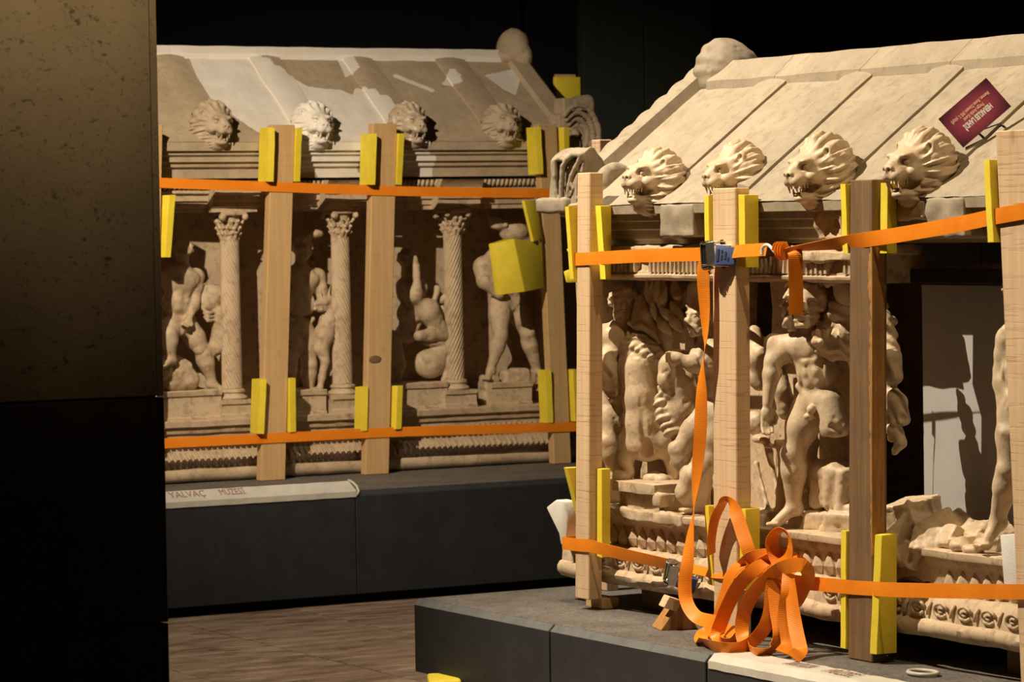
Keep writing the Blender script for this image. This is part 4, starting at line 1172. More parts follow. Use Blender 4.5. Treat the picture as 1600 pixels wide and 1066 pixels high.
# wrapped knot
def knot_wrap(cpx, o_, label, rs=.020, n_=4, turns=3.3):
    c_ = xr(*cpx, o_); pts = []
    for i in range(24):
        a = i / 23 * turns * 2 * math.pi
        pts.append(c_ + Vector((-.012 * math.cos(a), .026 - i * .0022, rs * math.sin(a))))
    return ribbon(pts, .020, 'strap_knot', label=label, cat='knot', n=4, D=Vector((0, -1, .3)), th=.004)
knot_wrap((1222, 392), .116, 'twisted orange strap knot beside the white hook')
# white hook
hk = empty('hook', xr(1196, 392, .11), 'white wire hook holding the upper orange strap to the knot', 'hook')
pts = [xr(x, y, .125) for x, y in ((1191, 399), (1191, 392), (1192, 387), (1196, 383.5), (1201, 383.5), (1205, 387), (1210, 393), (1216, 399))]
MB().tube([Vector(q) for q in crom([tuple(p) for p in pts], 4)], .0055, 10).build('wire', M['hook'], hk, smooth=True)
# ratchet buckle (upper)
def ratchet(label, C0, ux, uz, n, s=1.0, flip=1, blue_ang=0.0, grey='metal_d'):
    """ux along the strap (right), uz across it, n outwards"""
    r = empty('ratchet_buckle', C0, label, 'buckle')
    def P(a, b_, c_): return C0 + ux * a * s + uz * b_ * s + n * c_ * s
    for q in (-1, 1):
        b = MB(); z = q * .030
        f = [P(x, z, y) for x, y in ((-.034, .002), (.030, .0), (.036, .012), (.016, .030), (-.006, .036), (-.036, .026))]
        b.quad_prism(f, [p + uz * .003 * s for p in f]); b.bevel(.0012, 1); b.build('side_plate', M['metal'], r)
    for (x, y, rr_) in ((-.018, .018, .0085), (.022, .008, .005), (-.030, .012, .004)):
        MB().tube([P(x, -.038, y), P(x, .038, y)], rr_ * s, 14).build('axle', M[grey], r, smooth=True, sharp=40)
    for q in (-1, 1):                                     # toothed wheels
        b = MB(); pts_ = []
        for k in range(22):
            a = 2 * math.pi * k / 22; rr_ = .0165 if k % 2 else .0135
            pts_.append(P(-.018 + rr_ * math.cos(a), q * .034, .018 + rr_ * math.sin(a)))
        b.quad_prism(pts_, [p + uz * .003 * q * s for p in pts_]).build('ratchet_wheel', M['metal'], r)
    ca, sa = math.cos(blue_ang), math.sin(blue_ang)
    h = empty('handle', C0, None); h.parent = r; h.location = (0, 0, 0)
    def H(a, b_, c_): return P(-.018 + a * ca + b_ * sa, b_ * ca - a * sa, .018 + c_)
    for q in (-1, 1):
        f = [H(x, q * .026, y) for x, y in ((-.01, -.008), (.04, .004), (.070, .010), (.070, .020), (.03, .020), (-.012, .012))]
        MB().quad_prism(f, [p + uz * .0025 * q * s for p in f]).bevel(.001, 1).build('lever', M['metal'], h)
    g = [H(.030, -.025, .006), H(.030, .025, .006), H(.030, .027, .024), H(.030, -.027, .024)]
    g2 = [H(.088, -.023, .012), H(.088, .023, .012), H(.088, .023, .028), H(.088, -.023, .028)]
    MB().quad_prism(g, g2).bevel(.003, 2).build('grip', M['blue'], h, smooth=True, sharp=35)
    b = MB()                                               # moulded marks on the grip
    for (x0, x1, y0, y1) in ((.036, .042, -.016, .016), (.048, .052, -.012, .002), (.048, .052, .006, .014), (.058, .063, -.010, .010), (.068, .071, -.014, -.004)):
        b.quad_prism([H(x0, y0, .0238 + (x0 - .030) * .066), H(x1, y0, .0238 + (x1 - .030) * .066), H(x1, y1, .0238 + (x1 - .030) * .066), H(x0, y1, .0238 + (x0 - .030) * .066)],
                     [H(x0, y0, .0258 + (x0 - .030) * .066), H(x1, y0, .0258 + (x1 - .030) * .066), H(x1, y1, .0258 + (x1 - .030) * .066), H(x0, y1, .0258 + (x0 - .030) * .066)])
    b.build('grip_marks', M['ink_d'], h)
    MB().obox(P(-.002, 0, .037), ux * .012 * s, uz * .031 * s, n * .0015 * s).bevel(.001, 1).build('pawl_plate', M['metal'], r)
    MB().obox(P(-.036, 0, .014), ux * .002 * s, uz * .033 * s, n * .004 * s).bevel(.001, 1).build('cross_plate', M['metal'], r)
    return r
UY = Vector((0, -1, 0)); NX = Vector((-1, 0, 0)); ZZ = Vector((0, 0, 1))
nn = Vector((-.80, -.58, .12)).normalized(); ux = (Vector((.58, -.80, .10))).normalized(); ux = (ux - nn * ux.dot(nn)).normalized(); uz = nn.cross(ux)
if uz.z < 0: uz.negate()
ratchet('steel ratchet buckle with blue grip on the upper strap', xr(1119, 399, .112), ux, uz, nn, 1.22, 1, .16)
nn2 = Vector((-.72, -.55, -.30)).normalized(); ux2 = (Vector((.50, -.80, -.34))).normalized(); ux2 = (ux2 - nn2 * ux2.dot(nn2)).normalized(); uz2 = nn2.cross(ux2)
if uz2.z < 0: uz2.negate()
ratchet('shiny ratchet buckle with blue grip on the lower strap', xr(1060, 893, .055), ux2, uz2, nn2, 1.15, 1, .1, 'metal')
# nearer chest, lower straps
c0 = xr(880, 849)
ribbon([c0 + Vector((.30, .06, .02)), c0 + Vector((.09, .03, .004)), c0 + Vector((.010, .010, 0)), xr(882, 849), xr(905, 852), xr(925, 854), xr(960, 863, .09), xr(1055, 884, .05)], WS, 'tension_strap', label='lower orange strap from the far corner to the shiny buckle', D=Vector((-1, 0, .05)), n=6, tws=[0, 0, 0, 0, 0, 4, 14, 26])
ribbon([xr(1076, 888, .065), xr(1100, 893, .085), xr(1122, 897, .10), xr(1150, 897, .104), xr(1168, 890, .112)], WS * .72, 'tension_strap', label='short dark-shaded orange strap crossing the pale post behind the tangle', D=Vector((-1, -.2, .5)), n=6)
ribbon([xr(1176, 886, .115), xr(1205, 900, .13), xr(1240, 909, .125), xr(1280, 913, .115), xr(1330, 918, .106), xr(1363, 920, .106), xr(1400, 922, .13), xr(1500, 924, .125), xr(1580, 925, .118), xr(1640, 925, .118)], WS * .98, 'tension_strap', label='lower orange strap from the tangle across the dark post to the right', D=Vector((-1, 0, .02)), n=6)
MB_ = MB()
pts = [xr(1177 + 7 * math.cos(a), 877 + 4.5 * math.sin(a), .135 + .004 * (i % 2)) for i, a in enumerate(np.linspace(0, 2 * math.pi * 2.6, 40))]
tag(MB_.tube(pts, .0035, 8).build('wire_ring', M['metal'], None, smooth=True), 'small steel ring on top of the strap tangle', 'ring')
# the tangle of loose webbing: one long tail in many loops
tg = empty('loose_strap', xr(1170, 1015, .2), 'loose orange strap tail hanging from the upper buckle and heaped in loops', 'strap')
def loop(pts, tws=None, ws=None, nm='loop'):
    P = []
    for i, (x, y, o) in enumerate(pts):                    # keep every turn above the plinth
        p = xr(x, y, o); lo = ZPR + .006 + .5 * WS * abs(math.cos(math.radians((tws or [0] * len(pts))[i]))) * .8
        P.append(p if p.z > lo else onZ(x, y, lo))
    return ribbon(P, WS, nm, tg, tws=tws, ws=ws, n=8, D=DREF)
loop([(1112, 402, .12), (1101, 412, .135), (1099, 440, .14), (1101, 480, .135), (1102, 520, .13), (1101, 548, .13), (1098, 575, .13), (1096, 620, .13), (1094, 680, .13), (1089, 735, .13), (1085, 775, .13), (1084, 800, .135), (1079, 835, .15), (1074, 880, .17), (1070, 915, .18), (1074, 944, .185), (1090, 965, .19), (1118, 972, .19)],
     [30, 20, 25, 40, 65, 88, 75, 35, 22, 40, 70, 86, 60, 25, 5, -15, -20, -10], None, 'hanging_tail')
loop([(1113, 866, .13), (1112, 845, .135), (1116, 815, .14), (1124, 795, .14), (1133, 783, .145), (1143, 789, .15), (1151, 805, .15), (1160, 832, .15), (1168, 856, .15), (1177, 880, .14)], [62, 55, 48, 50, 64, 40, 12, 5, 0, 0])
loop([(1170, 876, .14), (1150, 888, .16), (1139, 905, .17), (1132, 925, .17), (1124, 950, .165), (1121, 968, .16)], [60, 50, 48, 52, 55, 50])
# long swag from the knot down to the left, lying on the plinth and coming back up
loop([(1206, 884, .16), (1190, 884, .18), (1172, 896, .20), (1153, 917, .21), (1138, 945, .215), (1127, 972, .22), (1121, 992, .23), (1128, 1003, .245), (1143, 1003, .24), (1154, 994, .22)], [35, 20, 8, 0, -6, -6, 10, 40, 50, 40])
loop([(1243, 884, .16), (1222, 887, .19), (1203, 899, .21), (1183, 919, .22), (1168, 944, .225), (1160, 970, .23), (1160, 994, .235), (1167, 1009, .245), (1182, 1020, .25), (1202, 1017, .24), (1215, 1002, .225), (1218, 984, .215), (1213, 950, .205), (1211, 915, .195), (1217, 895, .18)],
     [10, -20, -30, -20, -4, 8, 18, 32, 45, 50, 35, 10, 0, 0, 20])
loop([(1221, 888, .17), (1211, 868, .175), (1206, 848, .18), (1211, 834, .18), (1221, 829, .18), (1231, 837, .18), (1235, 856, .18), (1230, 874, .175), (1212, 889, .18), (1196, 900, .19)], [20, 12, 22, 45, 70, 80, 70, 50, 25, 15])
loop([(1160, 992, .21), (1140, 987, .20), (1117, 987, .20), (1099, 991, .21), (1096, 1001, .23), (1110, 1009, .25), (1134, 1014, .26), (1158, 1012, .26), (1178, 1001, .245), (1194, 982, .23), (1203, 958, .215), (1206, 925, .205), (1210, 900, .19)], [40, 30, 25, 35, 55, 30, 25, 25, 22, 10, 0, 5, 15])
loop([(1232, 893, .185), (1231, 925, .20), (1227, 955, .205), (1229, 985, .21), (1231, 1008, .22), (1222, 1020, .24)], [35, 12, 4, 0, 10, 30])
loop([(1236, 905, .19), (1238, 945, .20), (1243, 980, .21), (1249, 1008, .225), (1250, 1018, .24), (1239, 1028, .26)], [60, 30, 8, 0, 8, 30])
loop([(1205, 898, .195), (1222, 888, .20), (1243, 883, .20), (1257, 886, .19), (1263, 899, .17), (1254, 922, .15), (1243, 940, .15), (1236, 935, .15)], [0, 0, 0, 15, 30, 20, 10, 0])
loop([(1160, 884, .15), (1176, 872, .155), (1200, 868, .155), (1230, 872, .155), (1256, 884, .145), (1264, 900, .14)], [15, 5, 0, 5, 15, 25])
loop([(1178, 892, .15), (1192, 880, .16), (1206, 874, .165), (1214, 884, .16), (1204, 898, .155), (1190, 905, .15)], [30, 20, 40, 60, 40, 30])

# ================================================================ SIGN CARD
def onSlopeR(px, py, up):
    d = Vector(ray(px, py)); nrm = Vector((-slR, 0, 1)); p0 = Vector((XR - .028, 0, ZE_R + up))
    return CAM + d * ((p0 - CAM).dot(nrm) / d.dot(nrm))
anchor = onSlopeR(1508, 228, .034)
vw = (CAM - anchor).normalized(); pn = (vw + Vector((-slR, 0, 1)).normalized() * .10).normalized()
def onCard(px, py):
    d = Vector(ray(px, py)); return CAM + d * ((anchor - CAM).dot(pn) / d.dot(pn))
q = [onCard(*p) for p in ((1538, 124), (1583, 164), (1508, 228), (1463, 189))]
ctr = sum(q, Vector()) / 4
e1 = ((q[0] - q[3]) + (q[1] - q[2])) * .25; e2 = ((q[1] - q[0]) + (q[2] - q[3])) * .25
nrm = e1.cross(e2).normalized()
if nrm.dot(vw) < 0: nrm.negate()
e2o = (e2 - e1 * (e2.dot(e1) / e1.length_squared))
sg = empty('name_card', ctr, 'burgundy name card propped upside down on the nearer lid above the last lion', 'sign')
vs, fs, mid = [], [], []
n1_, n2_ = 24, 16
for i in range(n1_ + 1):
    for j in range(n2_ + 1):
        s, t = i / n1_ * 2 - 1, j / n2_ * 2 - 1
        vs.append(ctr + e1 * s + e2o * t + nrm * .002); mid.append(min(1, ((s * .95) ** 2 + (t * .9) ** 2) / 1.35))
for i in range(n1_):
    for j in range(n2_): a = i * (n2_ + 1) + j; fs.append((a, a + 1, a + n2_ + 2, a + n2_ + 1))
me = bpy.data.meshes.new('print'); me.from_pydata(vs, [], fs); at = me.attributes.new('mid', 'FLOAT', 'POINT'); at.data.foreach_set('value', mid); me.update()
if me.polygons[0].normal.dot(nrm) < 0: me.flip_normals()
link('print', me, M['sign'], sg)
MB().obox(ctr, e1, e2o, nrm * .0018).build('board', M['sign_edge'], sg)
for sgn in (-.35, .35):                                  # clear strut legs from the back of the card down to the roof
    pa = ctr + e1 * sgn - nrm * .003
    dz = Vector((0, 0, -1)); nr_ = Vector((-slR, 0, 1)); p0 = Vector((XR - .028, 0, ZE_R + .004))
    pb_ = pa - nrm * .06; pb_ = pb_ + dz * ((pb_ - p0).dot(nr_) / nr_.dot(-dz))
    MB().tube([pa, pa - nrm * .04, pb_], .004, 8).build('strut', M['panel'], sg, smooth=True)
def text_mesh(body, size, width=None, extrude=.0004, shear=0.0, bold=0.0):
    cu = bpy.data.curves.new('t', 'FONT'); cu.body = body; cu.size = size; cu.align_x = 'CENTER'; cu.align_y = 'CENTER'; cu.extrude = extrude; cu.shear = shear; cu.resolution_u = 3; cu.offset = bold
    ob = bpy.data.objects.new('t', cu); COL.objects.link(ob)
    bpy.context.view_layer.update()
    me = bpy.data.meshes.new_from_object(ob.evaluated_get(bpy.context.evaluated_depsgraph_get()))
    bpy.data.objects.remove(ob); bpy.data.curves.remove(cu)
    if width:
        xs = [v.co.x for v in me.vertices]; k = width / (max(xs) - min(xs)); me.transform(Matrix.Diagonal((k, 1, 1, 1)))
    return me
def place_text(me, ctr_, right, up, nm, mt, parent):
    right = Vector(right).normalized(); n_ = right.cross(Vector(up)).normalized(); up = n_.cross(right)
    me.transform(Matrix(((right.x, up.x, n_.x, ctr_.x), (right.y, up.y, n_.y, ctr_.y), (right.z, up.z, n_.z, ctr_.z), (0, 0, 0, 1))))
    me.name = nm
    return link(nm, me, M[mt], parent)
# reading direction runs from the upper right to the lower left of the card
rd = -e1.normalized(); L1 = e1.length * 2; L2 = e2o.length * 2
upv = nrm.cross(rd)
place_text(text_mesh('HERAKLES LAHDİ', L2 * .215, L1 * .56, .0002, 0, L2 * .011), ctr + nrm * .0022 + upv * L2 * .125, rd, upv, 'title', 'txt_w', sg)
place_text(text_mesh('Perge Antik Kenti', L2 * .135, L1 * .40, .0002, 0, L2 * .004), ctr + nrm * .0022 - upv * L2 * .035, rd, upv, 'subtitle', 'txt_p', sg)
place_text(text_mesh('Mermer, Roma Dönemi (MS 2. yüzyıl)', L2 * .135, L1 * .76, .0002, 0, L2 * .004), ctr + nrm * .0022 - upv * L2 * .175, rd, upv, 'caption', 'txt_p', sg)

# ================================================================ TAPES
def tapeL():
    r = empty('tape_label', (6.2, yl0, ZPL), 'white folded edge strip lettered in brown marker on the taller plinth', 'tape')
    A0, A1 = onY(215, 796, yl0 - .004), onY(557, 772, yl0 - .004)
    x0, x1 = A0.x, A1.x; zf, zb, dp = ZPL + .003, ZPL + .040, .075
    b = MB(); n = 40; rings = []
    for i in range(n + 1):
        s = i / n; x = x0 + (x1 - x0) * s; wv = .0012 * mnoise.noise(Vector((x * 14, 1, 1)))
        rings.append([b.bm.verts.new((x, y, z + wv)) for y, z in ((yl0 + dp, zb), (yl0 + .002, zf + .002), (yl0 - .0035, zf - .004), (yl0 - .004, ZPL - .026), (yl0 - .0012, ZPL - .026), (yl0 - .0008, ZPL - .0235), (yl0 + .021, ZPL + .0022), (yl0 + dp, ZPL + .0045))])
    for A, B in zip(rings, rings[1:]):
        for k in range(8): b.bm.faces.new((A[k], A[(k + 1) % 8], B[(k + 1) % 8], B[k]))
    b.bm.faces.new(rings[0][::-1]); b.bm.faces.new(rings[-1])
    b.build('strip', M['tape'], r, smooth=True, sharp=30)
    b = MB()                                               # curled end
    b.tube([(x1 + .003, yl0 - .001, ZPL - .020), (x1 + .012, yl0 - .001, ZPL - .002), (x1 + .014, yl0 + .02, ZPL + .018), (x1 + .010, yl0 + .05, ZPL + .034), (x1 + .001, yl0 + dp, ZPL + .043)], .006, 8)
    b.build('curled_end', M['tape'], r, smooth=True)
    upv_ = Vector((0, dp - .002, zb - zf - .002)).normalized(); nn_ = Vector((1, 0, 0)).cross(upv_)
    for (t_, a, c_) in (('YALVAÇ', 266, 322), ('MÜZESİ', 344, 384)):
        xa, xc = onY(a, 782, yl0 + .03).x, onY(c_, 778, yl0 + .03).x
        me = text_mesh(t_, .072, xc - xa, .0003, .15)
        place_text(me, Vector(((xa + xc) / 2, yl0 + .002, zf + .002)) + upv_ * .044 + nn_ * .0012, (1, 0, 0), upv_, 'lettering', 'ink', r)
tapeL()
def tapeR():
    r = empty('tape_label', (xr0, 8.3, ZPR), 'white crumpled tape with faint handwriting on the nearer plinth edge', 'tape')
    ya, yb = onX(1108, 1040, xr0).y, 7.3
    b = MB(); n = 50; rings = []
    for i in range(n + 1):
        s = i / n; y = ya + (yb - ya) * s; wv = .0022 * mnoise.noise(Vector((y * 22, 1, 1))) + .001 * mnoise.noise(Vector((y * 70, 1, 1)))
        e = .012 * (mnoise.noise(Vector((y * 9, 7, 1)))) + (.03 if i == 0 else 0)
        rings.append([b.bm.verts.new((x, y, z + wv)) for x, z in ((xr0 + .125 + e, ZPR + .0045), (xr0 + .125 + e, ZPR + .0075), (xr0 + .06, ZPR + .0085 + wv), (xr0 + .020, ZPR + .0078), (xr0 - .003, ZPR - .014), (xr0 - .0035, ZPR - .038), (xr0 - .0012, ZPR - .038), (xr0 - .0008, ZPR - .0155), (xr0 + .021, ZPR + .0045))])
    for A, B in zip(rings, rings[1:]):
        for k in range(9): b.bm.faces.new((A[k], A[(k + 1) % 9], B[(k + 1) % 9], B[k]))
    b.bm.faces.new(rings[0][::-1]); b.bm.faces.new(rings[-1])
    b.build('strip', M['tape'], r, smooth=True, sharp=35)
    def wy(px, py): return onZ(px, py, ZPR + .009).y
    for (t_, a, c_) in (('ANTALYA', (1141, 1045), (1177, 1052)), ('MÜZESİ', (1204, 1056), (1247, 1065))):
        pa, pc = onZ(*a, ZPR + .0105), onZ(*c_, ZPR + .0105); md = (pa + pc) / 2
        me = text_mesh(t_, .085, (pc - pa).length, .0006, .25)
        place_text(me, Vector((xr0 + .066, md.y, ZPR + .0115)), (0, -1, 0), (1, 0, 0), 'lettering', 'ink2', r)
tapeR()

# ================================================================ SMALL THINGS ON THE NEARER PLINTH
wd_ = empty('timber_wedge', onZ(1050, 984, ZPR + .003), 'triangular timber chock with a pale sawn end under the nearer chest', 'chock')
p0 = onZ(1026, 983, ZPR + .003); ax = Vector((.95, -.30, 0)).normalized(); bx = Vector((-.30, -.95, 0)).normalized()
def wp(a, b_, z): return p0 + ax * a + bx * b_ + Vector((0, 0, z))
MB().quad_prism([wp(0, .05, 0), wp(.13, .05, 0), wp(.075, .05, .075), wp(.055, .05, .075)], [wp(0, -.07, 0), wp(.13, -.07, 0), wp(.075, -.07, .075), wp(.055, -.07, .075)]).bevel(.002, 1).build('wedge', M['wood_split'], wd_)
MB().obox(wp(.040, .03, .088), (ax * .010 + Vector((0, 0, .018))), bx * .035, (ax * .022 - Vector((0, 0, .008)))).bevel(.002, 1).build('top_batten', M['wood'], wd_)
q_ = onZ(909, 947, ZPR + .003); o = MB().box((q_.x + .005, q_.y - .13, ZPR + .003), (q_.x + .075, q_.y - .02, POST['r1'][7] - .001)).bevel(.002, 1).build('packing_block', M['wood_l']); tag(o, 'small wood block under the narrow corner post', 'block')
z0 = POST['r1'][7]
for (ya, yb, lab) in ((9.62, 9.80, 'dark timber bearer under the far end of the nearer chest'), (7.55, 7.75, 'dark timber bearer under the near end of the nearer chest')):
    o = MB().box((6.06, ya, ZPR + .003), (7.05, yb, .397)).bevel(.003, 1).build('timber_bearer', M['wood_old']); tag(o, lab, 'bearer')
o = MB().box((6.0, 13.95, ZPL + .003), (8.0, 14.6, .508)).build('bearing_pad', M['dark']); tag(o, 'thin dark pad under the farther chest', 'pad')
rc = onZ(1442, 1055, ZPR + .004)
pts = [rc + Vector((.036 * math.cos(a) - .014 * math.sin(a), -.014 * math.cos(a) * 1.2 - .052 * math.sin(a), .007)) for a in np.linspace(0, 2 * math.pi, 33)[:-1]]
b = MB().tube(pts, .0065, 8, True)
tag(b.build('rubber_ring', M['ring'], None, smooth=True), 'flat grey rubber ring lying on the nearer plinth', 'ring')

# ================================================================ CARVED FIGURES
def unit(v): v = np.array(v, float); return v / (np.linalg.norm(v) + 1e-9)
def arr(v): return np.array(v, float)
def torso(c, J, H, fwd, fat=1.0, chest=True):
    pel, neck = arr(J['pelvis']), arr(J['neck']); shL, shR = arr(J['shL']), arr(J['shR'])
    up = unit(neck - pel); lat = shL - shR; lat = unit(lat - up * (lat @ up)); f = unit(np.cross(lat, up))
    if f @ arr(fwd) < 0: f = -f
    R = np.stack([lat, f, up]); L = np.linalg.norm(neck - pel); w = np.linalg.norm(shL - shR)
    ch = arr(J.get('chest', pel + (neck - pel) * .68)); wa = arr(J.get('waist', pel + (neck - pel) * .32))
    s = fat
    c.ell(ch, (.49 * w * s, .078 * H * s, .098 * H), R, k=.02)
    c.ell(ch + up * .035 * H, (.50 * w * s, .062 * H, .055 * H), R, k=.02)
    c.ell(wa, (.43 * w * s, .062 * H * s, .085 * H), R, k=.02)
    c.ell(pel, (.385 * w * s, .070 * H * s, .066 * H), R, k=.02)
    if chest:
        for sgn in (-1, 1):
            c.ell(ch + lat * sgn * .21 * w + f * .055 * H + up * .022 * H, (.23 * w, .026 * H, .044 * H), R, k=.012)   # breast
            for q in range(3):
                c.ell(wa + lat * sgn * .115 * w + f * (.041 + .004 * (q == 1)) * H + up * (.058 - .043 * q) * H, (.125 * w, .022 * H, .025 * H), R, k=.008)
            c.ell(wa + lat * sgn * .33 * w + f * .02 * H + up * .0 * H, (.08 * w, .035 * H, .055 * H), R, k=.010)      # flank
            c.cap(pel + lat * sgn * .34 * w + f * .035 * H + up * .055 * H, pel + f * .062 * H - up * .018 * H, .014 * H, .012 * H, k=.008)
        c.cap(ch + f * .085 * H - up * .06 * H, wa + f * .074 * H - up * .03 * H, .006 * H, .004 * H, k=.006, op='cut')
        c.cap(ch + lat * .2 * w + f * .085 * H - up * .022 * H, ch - lat * .2 * w + f * .085 * H - up * .022 * H, .005 * H, .005 * H, k=.006, op='cut')
        c.ell(wa + f * .066 * H - up * .045 * H, .006 * H, k=.004, op='cut')
    c.cap(neck - up * .01 * H, arr(J['head']) - up * .02 * H, .036 * H, .033 * H, k=.02)
    return lat, f, up
def head(c, p, H, f, up=(0, 0, 1), r=.062, beard=False, curls=True, hair=True):
    p = arr(p); f = unit(f); up = arr(up); up = unit(up - f * (f @ up)); lat = np.cross(f, up); R = np.stack([lat, f, up]); s = r * H / .062 * 1.0
    r_ = r * H
    c.ell(p, (.82 * r_, .98 * r_, 1.05 * r_), R, k=.008)
    c.ell(p + f * .30 * r_ - up * .45 * r_, (.62 * r_, .66 * r_, .72 * r_), R, k=.012)
    c.ell(p + f * .80 * r_ + up * .22 * r_, (.62 * r_, .16 * r_, .13 * r_), R, k=.006)
    for sg in (-1, 1):
        c.ell(p + f * .92 * r_ + lat * sg * .32 * r_ + up * .02 * r_, (.20 * r_, .13 * r_, .12 * r_), R, k=.005, op='cut')
        c.ell(p + f * .84 * r_ + lat * sg * .32 * r_ + up * .02 * r_, (.16 * r_, .10 * r_, .09 * r_), R, k=.003)
        c.ell(p + lat * sg * .84 * r_ - f * .02 * r_ - up * .05 * r_, (.12 * r_, .2 * r_, .28 * r_), R, k=.006)
        c.ell(p + f * .66 * r_ + lat * sg * .42 * r_ - up * .3 * r_, (.2 * r_, .2 * r_, .2 * r_), R, k=.008)
    c.cap(p + f * .90 * r_ + up * .18 * r_, p + f * 1.10 * r_ - up * .26 * r_, .10 * r_, .15 * r_, k=.006)
    c.ell(p + f * .98 * r_ - up * .52 * r_, (.24 * r_, .10 * r_, .07 * r_), R, k=.004)
    c.ell(p + f * 1.02 * r_ - up * .58 * r_, (.24 * r_, .10 * r_, .025 * r_), R, k=.003, op='cut')
    c.ell(p + f * .92 * r_ - up * .72 * r_, (.24 * r_, .14 * r_, .09 * r_), R, k=.004)
    if hair:
        rng = random.Random(int(p[2] * 1000))
        for i in range(70):
            a, b = rng.uniform(0, 2 * math.pi), rng.uniform(-.35, 1.0)
            d = lat * math.cos(a) * math.sqrt(max(0, 1 - b * b)) + f * math.sin(a) * math.sqrt(max(0, 1 - b * b)) + up * b
            if d @ f > .55 and d @ up < .62: continue
            c.ell(p + d * r_ * .98, .20 * r_, k=.004)
    if beard:
        rng = random.Random(3)
        for i in range(46):
            a = rng.uniform(-1.25, 1.25); q = rng.uniform(0, 1)
            d = lat * math.sin(a) * .72 + f * math.cos(a) * .86
            c.ell(p + d * r_ * (1 - .12 * q) - up * r_ * (.62 + .62 * q), .15 * r_, k=.004)
def limb(c, pts, rs, k=.014):
    P = [arr(p) for p in pts]; c.chain(P, rs, k)
def arm(c, sh, el, wr, ha, H, fingers=True, f=(0, 0, 0)):
    sh, el, wr, ha = (arr(x) for x in (sh, el, wr, ha))
    c.ell(sh, .050 * H, k=.02)
    m1 = sh + (el - sh) * .45; m2 = el + (wr - el) * .3
    limb(c, [sh, m1, el], [.043 * H, .041 * H, .030 * H]); limb(c, [el, m2, wr], [.031 * H, .033 * H, .020 * H])
    if ha is not None: hand(c, wr, ha, H)
def hand(c, wr, ha, H):
    d = unit(ha - wr); side = unit(np.cross(d, (.3, .9, .1))); n = np.cross(d, side); L = np.linalg.norm(ha - wr)
    c.ell(wr + d * L * .42, (.026 * H, .017 * H, .034 * H), np.stack([side, n, d]), k=.008)
    for q in range(4):
        b = wr + d * L * .62 + side * (q - 1.5) * .0125 * H; m = b + d * L * .42 * (1, 1.12, 1.05, .85)[q] + n * .004 * H; e = m + d * L * .22 + n * .016 * H
        c.chain([b, m, e], [.0078 * H, .0072 * H, .006 * H], k=.003)
    b = wr + d * L * .30 + side * .022 * H
    c.chain([b, b + d * L * .28 + side * .014 * H, b + d * L * .52 + side * .010 * H + n * .008 * H], [.010 * H, .009 * H, .007 * H], k=.005)
def leg(c, hip, kn, an, toe, H, f=None):
    hip, kn, an = arr(hip), arr(kn), arr(an)
    m1 = hip + (kn - hip) * .38; m2 = kn + (an - kn) * .32
    limb(c, [hip, m1, kn], [.066 * H, .063 * H, .043 * H], .02); limb(c, [kn, m2, an], [.043 * H, .045 * H, .026 * H], .016)
    if toe is not None:
        toe = arr(toe); d = unit(toe - an); heel = an + arr((0, 0, -.022 * H)) - d * .012 * H
        f_ = unit(arr((d[0], d[1], 0)))
        c.ell(kn + f_ * .022 * H, .030 * H, k=.012)                                                        # knee cap
        c.cap(kn + (an - kn) * .2 + f_ * .03 * H, an + f_ * .012 * H, .014 * H, .010 * H, k=.02)           # shin
        c.cap(kn + (an - kn) * .22 - f_ * .024 * H, kn + (an - kn) * .5 - f_ * .018 * H, .032 * H, .022 * H, k=.02)
        c.ell(heel, .028 * H, k=.012)
        ball = an + (toe - an) * .78; ball[2] = toe[2]
        c.cap(an + arr((0, 0, -.006 * H)), ball, .027 * H, .020 * H, k=.014)
        sd = unit(np.cross(f_, (0, 0, 1)))
        for q in range(5):
            b = ball + sd * (q - 2) * .0115 * H; c.cap(b, b + f_ * .03 * H * (1.15, 1.1, 1, .9, .75)[q], .0085 * H, .0075 * H, k=.003)
def bounds(pts, m):
    P = np.array([arr(p) for p in pts]); return P.min(0) - m, P.max(0) + m
def finish(c, nm, mt, parent, seed=1.0, amp=.0012, fr=70, label=None):
    c.rough(amp, fr, seed)
    o = link(nm, c.mesh(nm), M[mt], parent)
    if label: o['label'] = label
    return o

# ---------------------------------------------------------------- nearer chest: the nude hero with a lion skin
y4 = onX(1266, 600, 6.08).y
p4 = Plane(6.08, y4, -60)
H4 = .83
J = dict(head=p4(1262, 470, .055), neck=p4(1262, 512, .015), chest=p4(1266, 548, .0), waist=p4(1275, 585, .01), pelvis=p4(1276, 622, .0), shL=p4(1296, 532, -.01), shR=p4(1234, 540, .01))
F4 = unit(tuple(p4.n))
c = Carve(.0038, *bounds([p4(1190, 425, .09), p4(1340, 425, -.10), p4(1190, 830, .12), p4(1330, 700, .06)], .03))
lat, f, up = torso(c, J, H4, F4, 1.06)
head(c, J['head'], H4, unit(F4 + .35 * arr((p4.h.x, p4.h.y, -.25))), r=.074, beard=True)
arm(c, p4(1233, 541, .02), p4(1208, 566, .055), p4(1199, 630, .085), p4(1198, 668, .095), H4)
c.chain([p4(1233, 540, .02), p4(1209, 537, .035), p4(1207, 566, .055)], [.045 * H4, .036 * H4, .03 * H4], k=.015)
arm(c, p4(1297, 525, .0), p4(1322, 466, .06), p4(1306, 434, .085), p4(1289, 430, .09), H4)
leg(c, p4(1262, 640, .005), p4(1240, 710, .035), p4(1241, 790, .02), p4(1203, 819, .07), H4)
